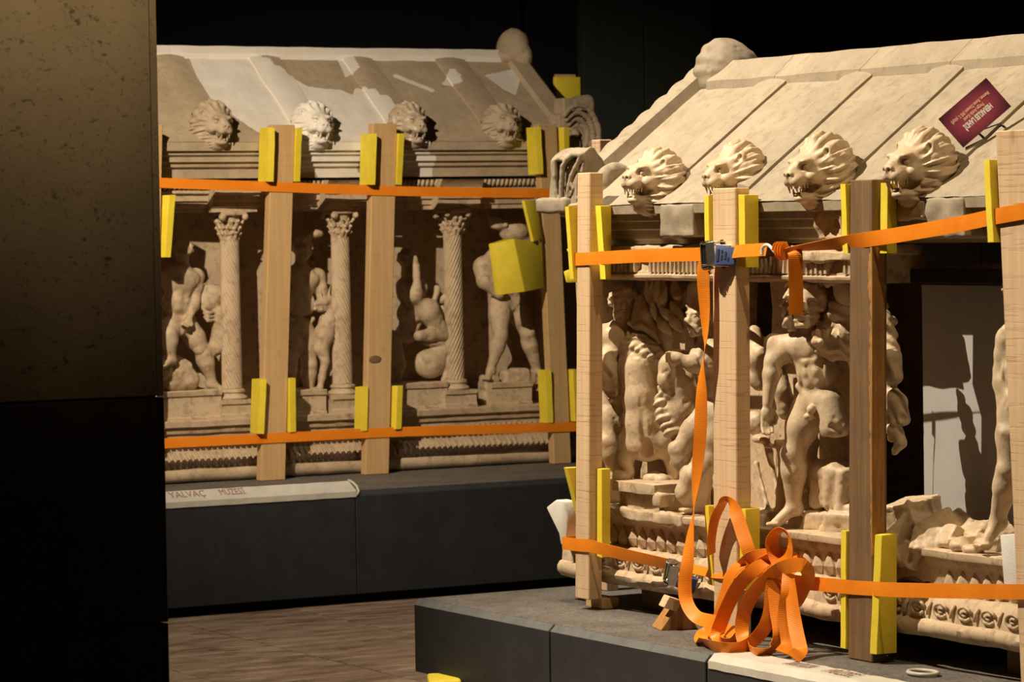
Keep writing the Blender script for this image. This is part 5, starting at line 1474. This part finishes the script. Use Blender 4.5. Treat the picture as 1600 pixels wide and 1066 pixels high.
# broken thigh
c.cap(p4(1293, 632, .01), p4(1303, 668, .03), .068 * H4, .060 * H4, k=.02)
c.box(p4(1308, 700, .05), (.07, .07, .03), np.array([[.8, .3, .2], [-.3, .8, .1], [-.2, -.15, 1]]), op='cut', k=.003, disp=lambda x, y, z: (.008 * np.sin(60 * x) * np.sin(70 * y) + .005 * np.sin(140 * z + 90 * x)).astype('f'))
c.ell(p4(1309, 664, .085), (.034, .030, .042), k=.004, op='cut', disp=lambda x, y, z: (.007 * np.sin(110 * x + 40 * z) * np.sin(95 * z + 60 * y)).astype('f'))
c.ell(p4(1267, 640, .075), (.014, .014, .016), k=.006); c.ell(p4(1264, 651, .07), (.018, .016, .013), k=.006)
finish(c, 'carved_hero', 'marble', chR, 1.3, .0004, 60, 'nude bearded hero carved nearly in the round')
# his lion skin: scalp over the head, mask and folds over the raised arm
c = Carve(.0042, *bounds([p4(1220, 435, .05), p4(1350, 430, -.08), p4(1345, 560, .05), p4(1225, 560, .05)], .03))
wavy = lambda x, y, z: (.0045 * np.sin(150 * z + 3.2 * np.sin(46 * (x - y)))).astype('f')
c.chain([p4(1262, 438, .015), p4(1242, 447, .03), p4(1235, 476, .045), p4(1237, 503, .05), p4(1250, 510, .05)], [.026, .028, .030, .028, .012], k=.012, disp=wavy)
c.chain([p4(1298, 508, .03), p4(1313, 500, .03), p4(1332, 500, .02)], [.03, .034, .03], k=.014, disp=wavy)
c.ell(p4(1285, 528, .065), (.034, .034, .042), k=.01, disp=lambda x, y, z: (.004 * np.sin(120 * x + 60 * z) * np.sin(110 * z)).astype('f'))
c.ell(p4(1296, 542, .06), (.03, .03, .024), k=.01); c.ell(p4(1320, 528, .04), (.05, .04, .055), k=.012, disp=wavy)
for a in ((1278, 518), (1290, 514), (1283, 534), (1298, 530)): c.ell(p4(*a, .10), .011, k=.004)
c.cap(p4(1300, 505, .09), p4(1301, 540, .09), .014, .018, k=.008, op='cut')
c.chain([p4(1279, 548, .05), p4(1300, 556, .045), p4(1330, 556, .03)], [.014, .016, .016], k=.01)
c.chain([p4(1324, 470, .05), p4(1312, 484, .05), p4(1297, 504, .04)], [.03, .034, .026], k=.014, disp=lambda x, y, z: (.0035 * np.sin(170 * z + 90 * x)).astype('f'))
c.chain([p4(1278, 496, -.03), p4(1288, 470, -.05), p4(1300, 450, -.05), p4(1328, 440, -.06)], [.016, .03, .028, .02], k=.012)
c.chain([p4(1335, 500, .0), p4(1338, 560, .0), p4(1336, 620, -.01)], [.03, .028, .02], k=.012)
finish(c, 'lion_skin', 'marble', chR, 2.0, .0016, 90, 'lion skin with wavy mane over the head and raised arm of the hero')
# club-side props, stump and rocks behind the hero
pb = Plane(6.16, y4, -75)
c = Carve(.006, *bounds([pb(1165, 500, .06), pb(1165, 830, .12), pb(1345, 830, .16), pb(1345, 640, .02)], .03))
c.chain([pb(1178, 520, .0), pb(1185, 560, .03), pb(1188, 600, .02), pb(1176, 590, .03)], [.022, .028, .02, .02], k=.015)
c.chain([pb(1172, 545, .03), pb(1188, 552, .04), pb(1182, 575, .03)], [.012, .016, .012], k=.01)
c.chain([pb(1215, 586, -.02), pb(1222, 610, -.01), pb(1228, 640, -.03)], [.035, .03, .03], k=.015)
c.ell(pb(1178, 660, .02), (.03, .05, .04), k=.015); c.ell(pb(1190, 686, .05), (.03, .04, .018), k=.01); c.ell(pb(1203, 697, .05), (.02, .03, .012), k=.01)
c.cap(pb(1219, 690, .05), pb(1224, 725, .03), .020, .018, k=.004); c.box(pb(1217, 684, .05), (.03, .03, .006), k=.002, op='cut')
c.chain([pb(1224, 725, .03), pb(1222, 770, .02), pb(1222, 800, .02)], [.018, .022, .026], k=.01)
c.cap(pb(1182, 725, .02), pb(1200, 795, .05), .012, .010, k=.006); c.cap(pb(1200, 700, .0), pb(1215, 770, .02), .014, .012, k=.006)
c.cap(pb(1266, 690, .0), pb(1258, 790, .02), .020, .016, k=.01); c.cap(pb(1274, 690, -.01), pb(1262, 760, .0), .014, .012, k=.01)
c.box(pb(1305, 760, .05), (.045, .075, .075), np.array([[.9, .1, 0], [-.1, .95, .1], [0, -.1, 1]]), rnd=.02, k=.01, disp=lambda x, y, z: (.006 * np.sin(95 * y)).astype('f'))
c.ell(pb(1275, 745, .0), (.03, .07, .06), k=.015); c.ell(pb(1268, 782, .03), (.03, .06, .035), k=.01)
for q in ((1180, 812, .08, .045), (1255, 818, .05, .04), (1285, 812, .06, .045), (1320, 815, .08, .05), (1300, 830, .10, .035), (1330, 800, .07, .04), (1200, 810, .04, .03)):
    c.box(pb(q[0], q[1], q[2]), (q[3] * .8, q[3] * 1.2, q[3] * .7), np.array([unit((.8, .4, .2 * math.sin(q[0]))), unit((-.4, .85, .1)), unit((-.15, -.1, 1))]), rnd=.012, k=.006)
finish(c, 'stump_and_rocks', 'marble', chR, 3.0, .003, 48)

# ---------------------------------------------------------------- nearer chest: bearded man with a great beast hanging head down
y1 = onX(985, 600, 6.08).y
p1 = Plane(6.09, y1, -62)
H1 = .80
J = dict(head=p1(976, 470, .0), neck=p1(972, 505, .0), chest=p1(970, 535, .0), waist=p1(968, 572, .0), pelvis=p1(966, 612, -.01), shL=p1(1003, 520, -.02), shR=p1(944, 522, .0))
c = Carve(.0042, *bounds([p1(935, 430, .08), p1(1030, 430, -.08), p1(930, 770, .08), p1(1010, 770, .05)], .04))
torso(c, J, H1, tuple(p1.n), 1.05)
head(c, J['head'], H1, unit(arr(tuple(p1.n)) + .5 * arr((p1.h.x, p1.h.y, -.2))), r=.068, beard=True)
arm(c, p1(944, 524, .0), p1(934, 575, .02), p1(950, 612, .06), p1(960, 622, .07), H1)
leg(c, p1(955, 630, -.01), p1(952, 690, .03), p1(962, 742, .0), p1(945, 750, .05), H1)
leg(c, p1(978, 630, -.03), p1(985, 700, -.02), p1(990, 755, -.03), p1(985, 762, .02), H1)
c.chain([p1(950, 560, .06), p1(956, 590, .07), p1(966, 604, .06)], [.04, .046, .02], k=.02)
finish(c, 'carved_bearded_man', 'marble', chR, 4.0, .001, 60)
c = Carve(.0042, *bounds([p1(950, 515, .15), p1(1075, 515, -.05), p1(950, 770, .15), p1(1075, 770, -.02)], .03))
mane = lambda x, y, z: (.007 * np.sin(95 * z + 70 * x + 3.0 * np.sin(60 * y + 50 * z)) * np.sin(85 * y + 3 * np.sin(70 * z))).astype('f')
c.ell(p1(994, 545, .06), (.055, .065, .062), k=.02, disp=mane)
c.ell(p1(1012, 556, .05), (.055, .055, .05), k=.02, disp=mane)
c.ell(p1(985, 575, .075), (.035, .04, .05), k=.02)
c.chain([p1(998, 575, .06), p1(1000, 620, .07), p1(1004, 660, .065), p1(1010, 690, .055)], [.070, .060, .064, .072], k=.02)
c.ell(p1(985, 690, .075), (.04, .045, .055), k=.02); c.ell(p1(1035, 690, .04), (.045, .045, .06), k=.02)
c.chain([p1(983, 690, .08), p1(978, 718, .085), p1(985, 737, .08)], [.036, .026, .016], k=.012)
c.chain([p1(1038, 690, .04), p1(1050, 722, .03), p1(1052, 752, .02)], [.040, .024, .018], k=.012)
c.cap(p1(1003, 620, .13), p1(1006, 690, .125), .006, .012, k=.012, op='cut')
c.ell(p1(1012, 708, .10), (.02, .022, .05), k=.014, op='cut')
c.chain([p1(985, 640, .07), p1(972, 655, .06), p1(965, 680, .05)], [.014, .012, .009], k=.01)
for q in ((972, 745, .075, .04), (1018, 748, .06, .032), (1033, 750, .06, .03), (1024, 741, .06, .018)):
    c.ell(p1(q[0], q[1], q[2]), (q[3] * .9, q[3] * 1.1, q[3] * .75), k=.008)
finish(c, 'carved_beast', 'marble', chR, 5.0, .0007, 75, 'great maned beast held head up against the bearded man')
# cloak over the shoulder
c = Carve(.0042, *bounds([p1(975, 455, .1), p1(1045, 455, -.02), p1(975, 545, .1), p1(1045, 545, .0)], .03))
fold = lambda x, y, z: (.004 * np.sin(110 * (y - .6 * z))).astype('f')
c.chain([p1(1002, 468, .02), p1(1004, 495, .04), p1(995, 508, .07)], [.020, .032, .020], k=.014, disp=fold)
c.chain([p1(1006, 490, .03), p1(1020, 515, .03), p1(1030, 532, .02)], [.028, .024, .010], k=.014, disp=fold)
c.chain([p1(984, 505, .08), p1(1000, 509, .075), p1(1018, 520, .05), p1(1030, 536, .03)], [.010, .013, .012, .007], k=.008)
finish(c, 'cloak', 'marble', chR, 6.0, .001, 60)
# moulded block under the beast
Ya, Yb = onX(955, 752, 5.965).y, onX(1022, 762, 5.965).y
def blockR(u0, u1, o0, o1, z0, z1, seed, nm='pedestal', mt='stone'):
    b = MB().fbox(FR, u0, u1, o0, o1, z0, z1).bevel(.004, 2).subdiv(maxlen=.03).weather(.004, 14, seed, .0015, 50)
    return b.build(nm, M[mt], chR, smooth=True, sharp=50)
blockR(-Ya, -Yb, -.22, .005, .728, .766, 51)
blockR(-Ya, -Yb + .01, -.22, -.028, .66, .732, 52)
lump(FR, -Yb - .02, -Yb + .03, -.07, .0, .69, .735, M['stone'], chR, 'broken_corner', 53, .010)
lump(FR, -9.92, -9.40, -.12, -.002, .632, .672, M['stone'], chR, 'broken_edge', 54, .016)

# tree with big leaves between the two men
pt = Plane(6.15, onX(1040, 480, 6.15).y, -68)
c = Carve(.0042, *bounds([pt(1000, 425, .06), pt(1090, 425, -.05), pt(1000, 570, .06), pt(1090, 570, -.03)], .03))
c.chain([pt(1050, 560, -.02), pt(1048, 520, -.01), pt(1040, 480, -.02)], [.035, .045, .03], k=.02)
def leafc(b, t, r, o, o2=None):
    r = r * .74; B, T = arr(pt(*b, o)), arr(pt(*t, o + .012)); d = unit(T - B); n = arr(tuple(pt.n))
    P_ = [B + (T - B) * q + n * .010 * math.sin(q * 3.1) for q in (0, .25, .5, .75, 1)]
    c.chain(P_, [r * .55, r * .95, r, r * .6, .002], k=.003, flat=(tuple(n), 1.5))
    c.chain([p + n * r * .66 for p in P_[1:4]], [.0015, .002, .0015], k=.004, op='cut')
for b, t, r, o in (((1018, 480), (1011, 431), .022, .02), ((1022, 470), (1022, 431), .020, .025), ((1030, 478), (1029, 430), .024, .035), ((1040, 470), (1038, 430), .022, .02), ((1034, 486), (1043, 447), .024, .045),
                   ((1026, 500), (1020, 466), .018, .04), ((1062, 475), (1054, 430), .030, .01), ((1066, 480), (1074, 452), .020, .0), ((1068, 505), (1048, 468), .032, .04), ((1052, 500), (1032, 478), .022, .055),
                   ((1070, 520), (1080, 484), .022, .03), ((1048, 520), (1026, 494), .026, .05), ((1065, 515), (1046, 490), .026, .06)):
    leafc(b, t, r, o)
c.ell(pt(1059, 463, .055), (.018, .02, .014), k=.004); c.ell(pt(1059, 461, .07), (.008, .009, .006), k=.003, op='cut')
c.box(pt(1070, 530, .02), (.02, .05, .04), k=.01)
finish(c, 'carved_tree', 'marble', chR, 7.0, .0005, 70)

# second man: cap, arm stretched over a serpent-tailed beast, bent legs
y2 = onX(1095, 600, 6.10).y
p2 = Plane(6.10, y2, -58)
H2 = .80
J = dict(head=p2(1096, 492, .0), neck=p2(1106, 528, -.01), chest=p2(1112, 562, -.01), waist=p2(1116, 600, -.01), pelvis=p2(1116, 640, -.01), shL=p2(1142, 548, -.03), shR=p2(1090, 552, .01))
c = Carve(.0042, *bounds([p2(1038, 440, .1), p2(1165, 440, -.1), p2(1040, 810, .14), p2(1160, 810, .05)], .03))
torso(c, J, H2, tuple(p2.n), 1.05)
head(c, J['head'], H2, unit(arr(tuple(p2.n)) - .5 * arr((p2.h.x, p2.h.y, .2))), r=.066, beard=True, hair=False)
arm(c, p2(1095, 560, .01), p2(1088, 572, .06), p2(1062, 560, .09), p2(1046, 558, .10), H2)
c.chain([p2(1075, 478, .03), p2(1080, 450, .02), p2(1092, 448, .0), p2(1100, 470, -.02)], [.010, .012, .03, .04], k=.01)
c.chain([p2(1072, 500, .05), p2(1080, 512, .05), p2(1090, 520, .04)], [.008, .010, .012], k=.008)
c.ell(p2(1084, 474, .06), (.022, .022, .018), k=.005, op='cut')
leg(c, p2(1104, 650, .01), p2(1061, 702, .06), p2(1078, 752, .03), None, H2)
leg(c, p2(1125, 655, .0), p2(1092, 742, .05), p2(1096, 792, .01), p2(1068, 797, .08), H2)
c.chain([p2(1110, 720, .04), p2(1082, 745, .06), p2(1072, 770, .06), p2(1080, 785, .05)], [.035, .036, .034, .02], k=.02)
finish(c, 'carved_fighter', 'marble', chR, 8.0, .001, 60)
c = Carve(.0042, *bounds([p2(1022, 545, .12), p2(1095, 560, -.05), p2(1022, 700, .1), p2(1095, 720, .02)], .03))
c.ell(p2(1045, 575, .07), (.035, .04, .05), k=.014); c.ell(p2(1038, 593, .085), (.024, .026, .034), k=.01)
c.ell(p2(1057, 585, .07), (.02, .022, .03), k=.008); c.ell(p2(1050, 598, .09), (.012, .012, .010), k=.004, op='cut')
c.ell(p2(1035, 583, .11), .008, k=.004, op='cut')
c.box(p2(1043, 612, .06), (.022, .026, .022), rnd=.008, k=.008, disp=lambda x, y, z: (.006 * np.sin(130 * x + 90 * z)).astype('f'))
scal = lambda x, y, z: (.0035 * np.sin(210 * z + 120 * y)).astype('f')
c.chain([p2(1036, 612, .07), p2(1031, 630, .07), p2(1035, 652, .07), p2(1047, 672, .065), p2(1060, 683, .05)], [.014, .020, .024, .026, .022], k=.01, disp=scal)
c.chain([p2(1062, 600, .03), p2(1066, 640, .02), p2(1064, 675, .02)], [.055, .058, .045], k=.02)
c.chain([p2(1078, 615, .0), p2(1086, 660, -.01)], [.03, .03], k=.02)
finish(c, 'carved_serpent_beast', 'marble', chR, 9.0, .0007, 70, 'beast with a scaly curved tail under the stretched arm')
# lion skin hanging beside the dark post
p5 = Plane(6.02, onX(1400, 600, 6.02).y, -66)
c = Carve(.0042, *bounds([p5(1355, 480, .06), p5(1425, 480, -.05), p5(1355, 720, .06), p5(1425, 720, .0)], .03))
c.chain([p5(1366, 470, -.02), p5(1385, 505, -.01), p5(1392, 540, .0)], [.03, .026, .022], k=.014, disp=lambda x, y, z: (.005 * np.sin(140 * z + 110 * x)).astype('f'))
c.chain([p5(1368, 545, .0), p5(1390, 560, .01), p5(1394, 585, .01), p5(1384, 600, .0)], [.035, .034, .030, .018], k=.016)
c.chain([p5(1385, 600, .0), p5(1402, 628, .02), p5(1412, 655, .03)], [.016, .028, .020], k=.012)
c.chain([p5(1380, 615, .0), p5(1385, 645, .01), p5(1386, 668, .01)], [.016, .026, .018], k=.012)
c.chain([p5(1392, 630, .02), p5(1398, 660, .03)], [.014, .014], k=.01)
c.ell(p5(1411, 655, .05), (.016, .02, .018), k=.006, op='cut')
c.chain([p5(1395, 672, .02), p5(1394, 684, .02)], [.020, .014], k=.01); c.chain([p5(1402, 672, .02), p5(1408, 692, .02), p5(1398, 706, .02)], [.016, .018, .010], k=.008)
finish(c, 'hanging_lion_skin', 'marble', chR, 10.0, .0016, 80)
# figure at the near end, mostly behind the broad post
y6 = onX(1602, 650, 6.10).y
p6 = Plane(6.10, y6, -66)
J = dict(head=p6(1600, 455, .0), neck=p6(1598, 500, .0), chest=p6(1598, 535, .0), waist=p6(1596, 580, .0), pelvis=p6(1594, 625, .0), shL=p6(1632, 525, .0), shR=p6(1576, 530, .0))
c = Carve(.0055, *bounds([p6(1525, 430, .08), p6(1660, 430, -.05), p6(1520, 870, .16), p6(1660, 860, .05)], .03))
torso(c, J, H4, tuple(p6.n)); head(c, J['head'], H4, tuple(p6.n), r=.07)
arm(c, p6(1578, 532, .0), p6(1566, 580, .0), p6(1568, 640, .03), p6(1572, 670, .04), H4)
arm(c, p6(1632, 530, .0), p6(1645, 590, .0), p6(1640, 650, .03), p6(1640, 680, .04), H4)
leg(c, p6(1590, 648, .0), p6(1577, 735, .03), p6(1560, 812, .02), p6(1532, 852, .08), H4)
leg(c, p6(1612, 648, .0), p6(1618, 740, .01), p6(1620, 830, .0), p6(1605, 860, .06), H4)
c.chain([p6(1545, 520, -.05), p6(1552, 600, -.05), p6(1560, 700, -.05)], [.02, .03, .02], k=.02)
finish(c, 'carved_standing_man', 'marble', chR, 11.0, .001, 60)
# rubble where the front panel is lost
pr2 = Plane(6.10, onX(1460, 840, 6.10).y, -80)
c = Carve(.006, *bounds([pr2(1370, 780, .10), pr2(1575, 780, .0), pr2(1370, 900, .14), pr2(1575, 900, .1)], .03))
rk = lambda x, y, z: (.006 * np.sin(45 * x + 30 * z) * np.sin(52 * y + 20 * z)).astype('f')
rng = random.Random(11)
def rotm(rg):
    e = Matrix.Rotation(rg.uniform(0, 6.3), 3, 'Z') @ Matrix.Rotation(rg.uniform(-.7, .7), 3, 'X') @ Matrix.Rotation(rg.uniform(-.7, .7), 3, 'Y')
    return np.array(e)
rk = lambda x, y, z: (.004 * np.sin(70 * x + 40 * z) * np.sin(82 * y + 30 * z) + .0025 * np.sin(160 * x + 90 * y) * np.sin(150 * z)).astype('f')
for (x, y, o, r) in ((1380, 832, .0, .080), (1400, 815, .0, .075), (1428, 808, .0, .080), (1440, 830, .03, .080), (1470, 828, .03, .070), (1412, 850, .06, .080), (1455, 852, .07, .065), (1488, 846, .06, .055), (1508, 824, -.01, .052), (1524, 838, .02, .052), (1508, 856, .08, .05), (1548, 856, .05, .05), (1395, 866, .07, .06), (1428, 870, .08, .055), (1560, 835, -.02, .05)):
    c.box(pr2(x, y, o), (r * .78, r * .92, r * .66), rotm(rng), rnd=.005, k=.003)
for (x, y, o, r) in ((1500, 852, .12, .034), (1536, 850, .13, .028), (1520, 860, .13, .03)): c.ell(pr2(x, y, o), (r, r * 1.2, r * .7), k=.005)
rb = finish(c, 'rubble', 'marble', chR, 12.0, .0022, 70); rb.data.set_sharp_from_angle(angle=math.radians(35))
lump(FR, -8.44, -8.06, -.20, -.045, .56, .70, M['stone'], chR, 'broken_edge', 60, .020)

# ---------------------------------------------------------------- farther chest
def pedL(px0, px1, zt, seed, o1=-.03):
    a, b_ = onY(px0, 620, YL).x, onY(px1, 620, YL).x
    MB().profile(FL, [(-.28, .788), (o1 - .006, .788), (o1 - .006, .80), (o1 - .014, .806), (o1 - .014, zt - .03), (o1 - .004, zt - .024), (o1, zt - .004), (o1 - .006, zt), (-.28, zt)], a, b_, .03, jag(.004, 12, seed)).build('pedestal', M['stone_l'], chL, smooth=True, sharp=35)
pedL(232, 352, .925, 71); pedL(448, 516, .905, 72); pedL(612, 706, .915, 73); pedL(775, 838, .90, 74)
# man and lion at the left
a1 = Plane(6.15, 13.93, 8)
HL = .76
J = dict(head=a1(286, 390, .01), neck=a1(287, 412, .0), chest=a1(281, 440, .01), waist=a1(277, 474, .01), pelvis=a1(280, 508, .0), shL=a1(307, 430, .0), shR=a1(257, 434, .02))
c = Carve(.006, *bounds([a1(235, 365, .1), a1(372, 365, -.1), a1(235, 625, .12), a1(372, 625, .05)], .03))
torso(c, J, HL, tuple(a1.n), 1.06)
head(c, J['head'], HL, unit(arr(tuple(a1.n)) * .6 - arr((1, 0, .1))), r=.060)
arm(c, a1(307, 432, .0), a1(305, 470, .03), a1(296, 496, .06), a1(290, 508, .07), HL)
leg(c, a1(266, 512, .02), a1(264, 522, .09), a1(268, 560, .08), a1(252, 572, .12), HL)
leg(c, a1(296, 515, .0), a1(318, 552, .03), a1(330, 596, .01), a1(348, 608, .04), HL)
c.ell(a1(284, 518, .08), (.014, .012, .018), k=.006)
finish(c, 'carved_wrestling_man', 'stone_l', chL, 20.0, .001, 55)
a2 = Plane(6.32, 13.97, 0)
c = Carve(.006, *bounds([a2(298, 440, .1), a2(372, 440, -.05), a2(298, 620, .1), a2(372, 600, .0)], .03))
c.ell(a2(330, 462, .02), (.085, .06, .055), k=.02); c.ell(a2(322, 475, .04), (.06, .04, .04), k=.02)
c.ell(a2(343, 495, .05), (.05, .045, .055), k=.015, disp=lambda x, y, z: (.005 * np.sin(110 * x + 70 * z) * np.sin(90 * z)).astype('f'))
for q in range(3): c.chain([a2(317 + q, 483 + 6 * q, .07), a2(325, 489 + 6 * q, .085), a2(336, 488 + 6 * q, .08)], [.006, .008, .006], k=.003)
c.ell(a2(322, 496, .05), (.02, .03, .02), k=.008, op='cut')
c.chain([a2(346, 510, .05), a2(346, 535, .04), a2(330, 550, .04)], [.045, .05, .03], k=.02)
c.chain([a2(308, 520, .05), a2(312, 545, .06), a2(330, 548, .05)], [.028, .030, .03], k=.014)
c.chain([a2(352, 530, .0), a2(358, 570, .0)], [.03, .02], k=.02)
finish(c, 'carved_lion', 'stone_l', chL, 21.0, .0015, 60)
c = Carve(.007, *bounds([a1(232, 540, .08), a1(312, 540, -.08), a1(232, 615, .1), a1(312, 615, .05)], .02))
c.ell(a1(270, 585, .0), (.10, .07, .085), k=.02); c.ell(a1(292, 595, .02), (.06, .06, .05), k=.02); c.ell(a1(250, 575, .04), (.05, .06, .05), k=.02)
c.rough(.005, 34); finish(c, 'carved_rock', 'stone_l', chL, 22, .0015, 80)
# shaded man with the hound
a3 = Plane(6.72, 13.96, 0)
J = dict(head=a3(472, 385, .0), neck=a3(470, 412, .0), chest=a3(468, 440, .0), waist=a3(466, 475, .0), pelvis=a3(466, 512, .0), shL=a3(496, 430, .0), shR=a3(442, 432, .0))
c = Carve(.0065, *bounds([a3(425, 355, .08), a3(525, 355, -.08), a3(430, 625, .1), a3(500, 625, .05)], .03))
torso(c, J, .80, tuple(a3.n), 1.05); head(c, J['head'], .80, unit(arr(tuple(a3.n)) + arr((.7, 0, 0))), r=.062)
c.ell(a3(490, 366, .0), (.05, .04, .022), k=.015)
arm(c, a3(496, 432, .0), a3(505, 470, .02), a3(500, 478, .06), a3(498, 484, .07), .80)
leg(c, a3(456, 525, .0), a3(452, 568, .03), a3(450, 608, .0), a3(440, 616, .05), .80); leg(c, a3(478, 525, .0), a3(484, 570, .02), a3(482, 612, .0), a3(490, 618, .05), .80)
finish(c, 'carved_striding_man', 'stone_l', chL, 23.0, .001, 55)
a4 = Plane(6.84, 13.93, 0)
c = Carve(.0055, *bounds([a4(482, 440, .08), a4(536, 440, -.05), a4(470, 622, .1), a4(536, 622, .02)], .03))
c.chain([a4(516, 470, .0), a4(505, 473, .03), a4(492, 476, .05)], [.024, .018, .010], k=.01)
c.chain([a4(517, 478, .0), a4(505, 482, .03), a4(492, 483, .05)], [.020, .014, .010], k=.006)
c.cap(a4(512, 466, .0), a4(516, 447, -.01), .012, .004, k=.006); c.cap(a4(502, 468, .02), a4(501, 454, .02), .010, .003, k=.006)
c.chain([a4(516, 478, .0), a4(513, 500, .02), a4(506, 525, .03), a4(500, 545, .03)], [.028, .040, .048, .034], k=.016)
c.ell(a4(520, 528, .0), (.035, .035, .05), k=.016)
c.chain([a4(503, 545, .03), a4(508, 565, .04), a4(503, 590, .03), a4(500, 606, .03), a4(486, 610, .05)], [.036, .022, .018, .014, .012], k=.01)
c.chain([a4(520, 540, .0), a4(522, 562, .01), a4(516, 585, .01)], [.03, .016, .012], k=.01)
finish(c, 'carved_hound', 'stone_l', chL, 24.0, .0012, 60)
# hero kneeling on a hind
a5 = Plane(7.35, 13.95, 0)
J = dict(head=a5(637, 405, -.02), neck=a5(640, 432, -.01), chest=a5(642, 455, .0), waist=a5(640, 490, .0), pelvis=a5(636, 520, -.01), shL=a5(664, 450, .0), shR=a5(620, 455, .0))
c = Carve(.006, *bounds([a5(600, 370, .1), a5(725, 370, -.08), a5(605, 620, .1), a5(725, 620, .02)], .03))
torso(c, J, .76, tuple(a5.n), 1.0); head(c, J['head'], .76, unit(arr(tuple(a5.n)) + arr((.6, 0, -.1))), r=.062)
c.chain([a5(649, 408, .07), a5(650, 416, .08), a5(651, 430, .09), a5(652, 448, .09)], [.013, .017, .017, .022], k=.008)
for q in range(4): c.cap(a5(646.5 + 1.7 * q, 409, .075), a5(645 + 2.2 * q, 400 + abs(q - 1.4), .07), .0055, .0045, k=.003)
c.ell(a5(648, 460, .08), (.045, .04, .045), k=.014); c.cap(a5(640, 455, .08), a5(628, 445, .08), .016, .006, k=.01); c.cap(a5(655, 452, .08), a5(658, 438, .07), .014, .008, k=.01)
c.chain([a5(652, 470, .07), a5(668, 485, .06), a5(685, 512, .05)], [.03, .055, .042], k=.016)
c.chain([a5(690, 522, .05), a5(672, 524, .07), a5(655, 525, .08)], [.04, .032, .026], k=.014)
c.chain([a5(690, 486, .02), a5(702, 500, .02), a5(706, 530, .02), a5(700, 560, .02)], [.03, .034, .03, .02], k=.012)
c.cap(a5(678, 472, .06), a5(684, 452, .06), .012, .016, k=.008); c.ell(a5(683, 450, .06), .016, k=.006)
c.chain([a5(690, 468, .04), a5(700, 464, .05), a5(707, 472, .04)], [.022, .022, .014], k=.01)
c.chain([a5(612, 530, .0), a5(622, 570, .02), a5(616, 605, .0)], [.045, .036, .026], k=.016)
finish(c, 'carved_kneeling_hero', 'stone_l', chL, 25.0, .001, 55)
c = Carve(.006, *bounds([a5(640, 525, .1), a5(718, 525, -.05), a5(640, 612, .1), a5(718, 612, .02)], .03))
c.ell(a5(672, 568, .03), (.085, .055, .072), k=.02); c.ell(a5(690, 550, .03), (.06, .05, .055), k=.02); c.ell(a5(680, 536, .04), (.06, .035, .02), k=.008)
c.chain([a5(696, 565, .04), a5(700, 580, .05), a5(693, 594, .06)], [.022, .016, .014], k=.012); c.chain([a5(705, 545, .02), a5(708, 570, .0), a5(704, 596, .0)], [.03, .022, .016], k=.014)
finish(c, 'carved_hind', 'stone_l', chL, 26.0, .0012, 60)
# striding archer behind the folded foam block
a6 = Plane(7.85, 13.95, 0)
J = dict(head=a6(803, 385, .0), neck=a6(800, 402, -.01), chest=a6(798, 425, .0), waist=a6(795, 450, .0), pelvis=a6(792, 478, .0), shL=a6(826, 412, -.01), shR=a6(772, 415, .02))
c = Carve(.006, *bounds([a6(735, 330, .1), a6(850, 330, -.1), a6(735, 625, .12), a6(855, 625, .03)], .03))
torso(c, J, .80, tuple(a6.n), 1.02); head(c, J['head'], .80, unit(arr(tuple(a6.n)) - arr((.5, 0, .1))), r=.062)
c.ell(a6(803, 362, .02), (.075, .06, .055), k=.02); c.ell(a6(778, 350, .03), (.05, .035, .03), k=.02); c.ell(a6(815, 380, .0), (.06, .05, .08), k=.02); c.cap(a6(770, 344, .03), a6(764, 340, .03), .016, .010, k=.01); c.ell(a6(790, 352, .06), .012, k=.006)
c.chain([a6(770, 405, .03), a6(757, 418, .04), a6(760, 438, .06), a6(780, 458, .08)], [.04, .052, .046, .03], k=.016)
c.chain([a6(768, 398, .03), a6(772, 388, .03)], [.026, .014], k=.01)
leg(c, a6(780, 475, .02), a6(782, 525, .06), a6(767, 578, .03), a6(760, 592, .07), .80)
leg(c, a6(806, 478, .0), a6(824, 520, .04), a6(838, 578, .0), a6(848, 586, .04), .80)
c.ell(a6(793, 488, .07), (.012, .012, .016), k=.006)
finish(c, 'carved_archer', 'stone_l', chL, 27.0, .001, 55)
c = Carve(.006, *bounds([a6(745, 570, .1), a6(840, 570, -.05), a6(745, 635, .1), a6(840, 635, .02)], .02))
for (x, y, r) in ((765, 598, .045), (770, 615, .05), (762, 622, .04), (795, 590, .045), (812, 588, .045), (826, 592, .035)):
    c.box(a6(x, y, .03), (r, r * .8, r * .8), rnd=.018, k=.014)
c.rough(.004, 45, 3); finish(c, 'carved_rock', 'stone_l', chL, 28.0, .001, 80)
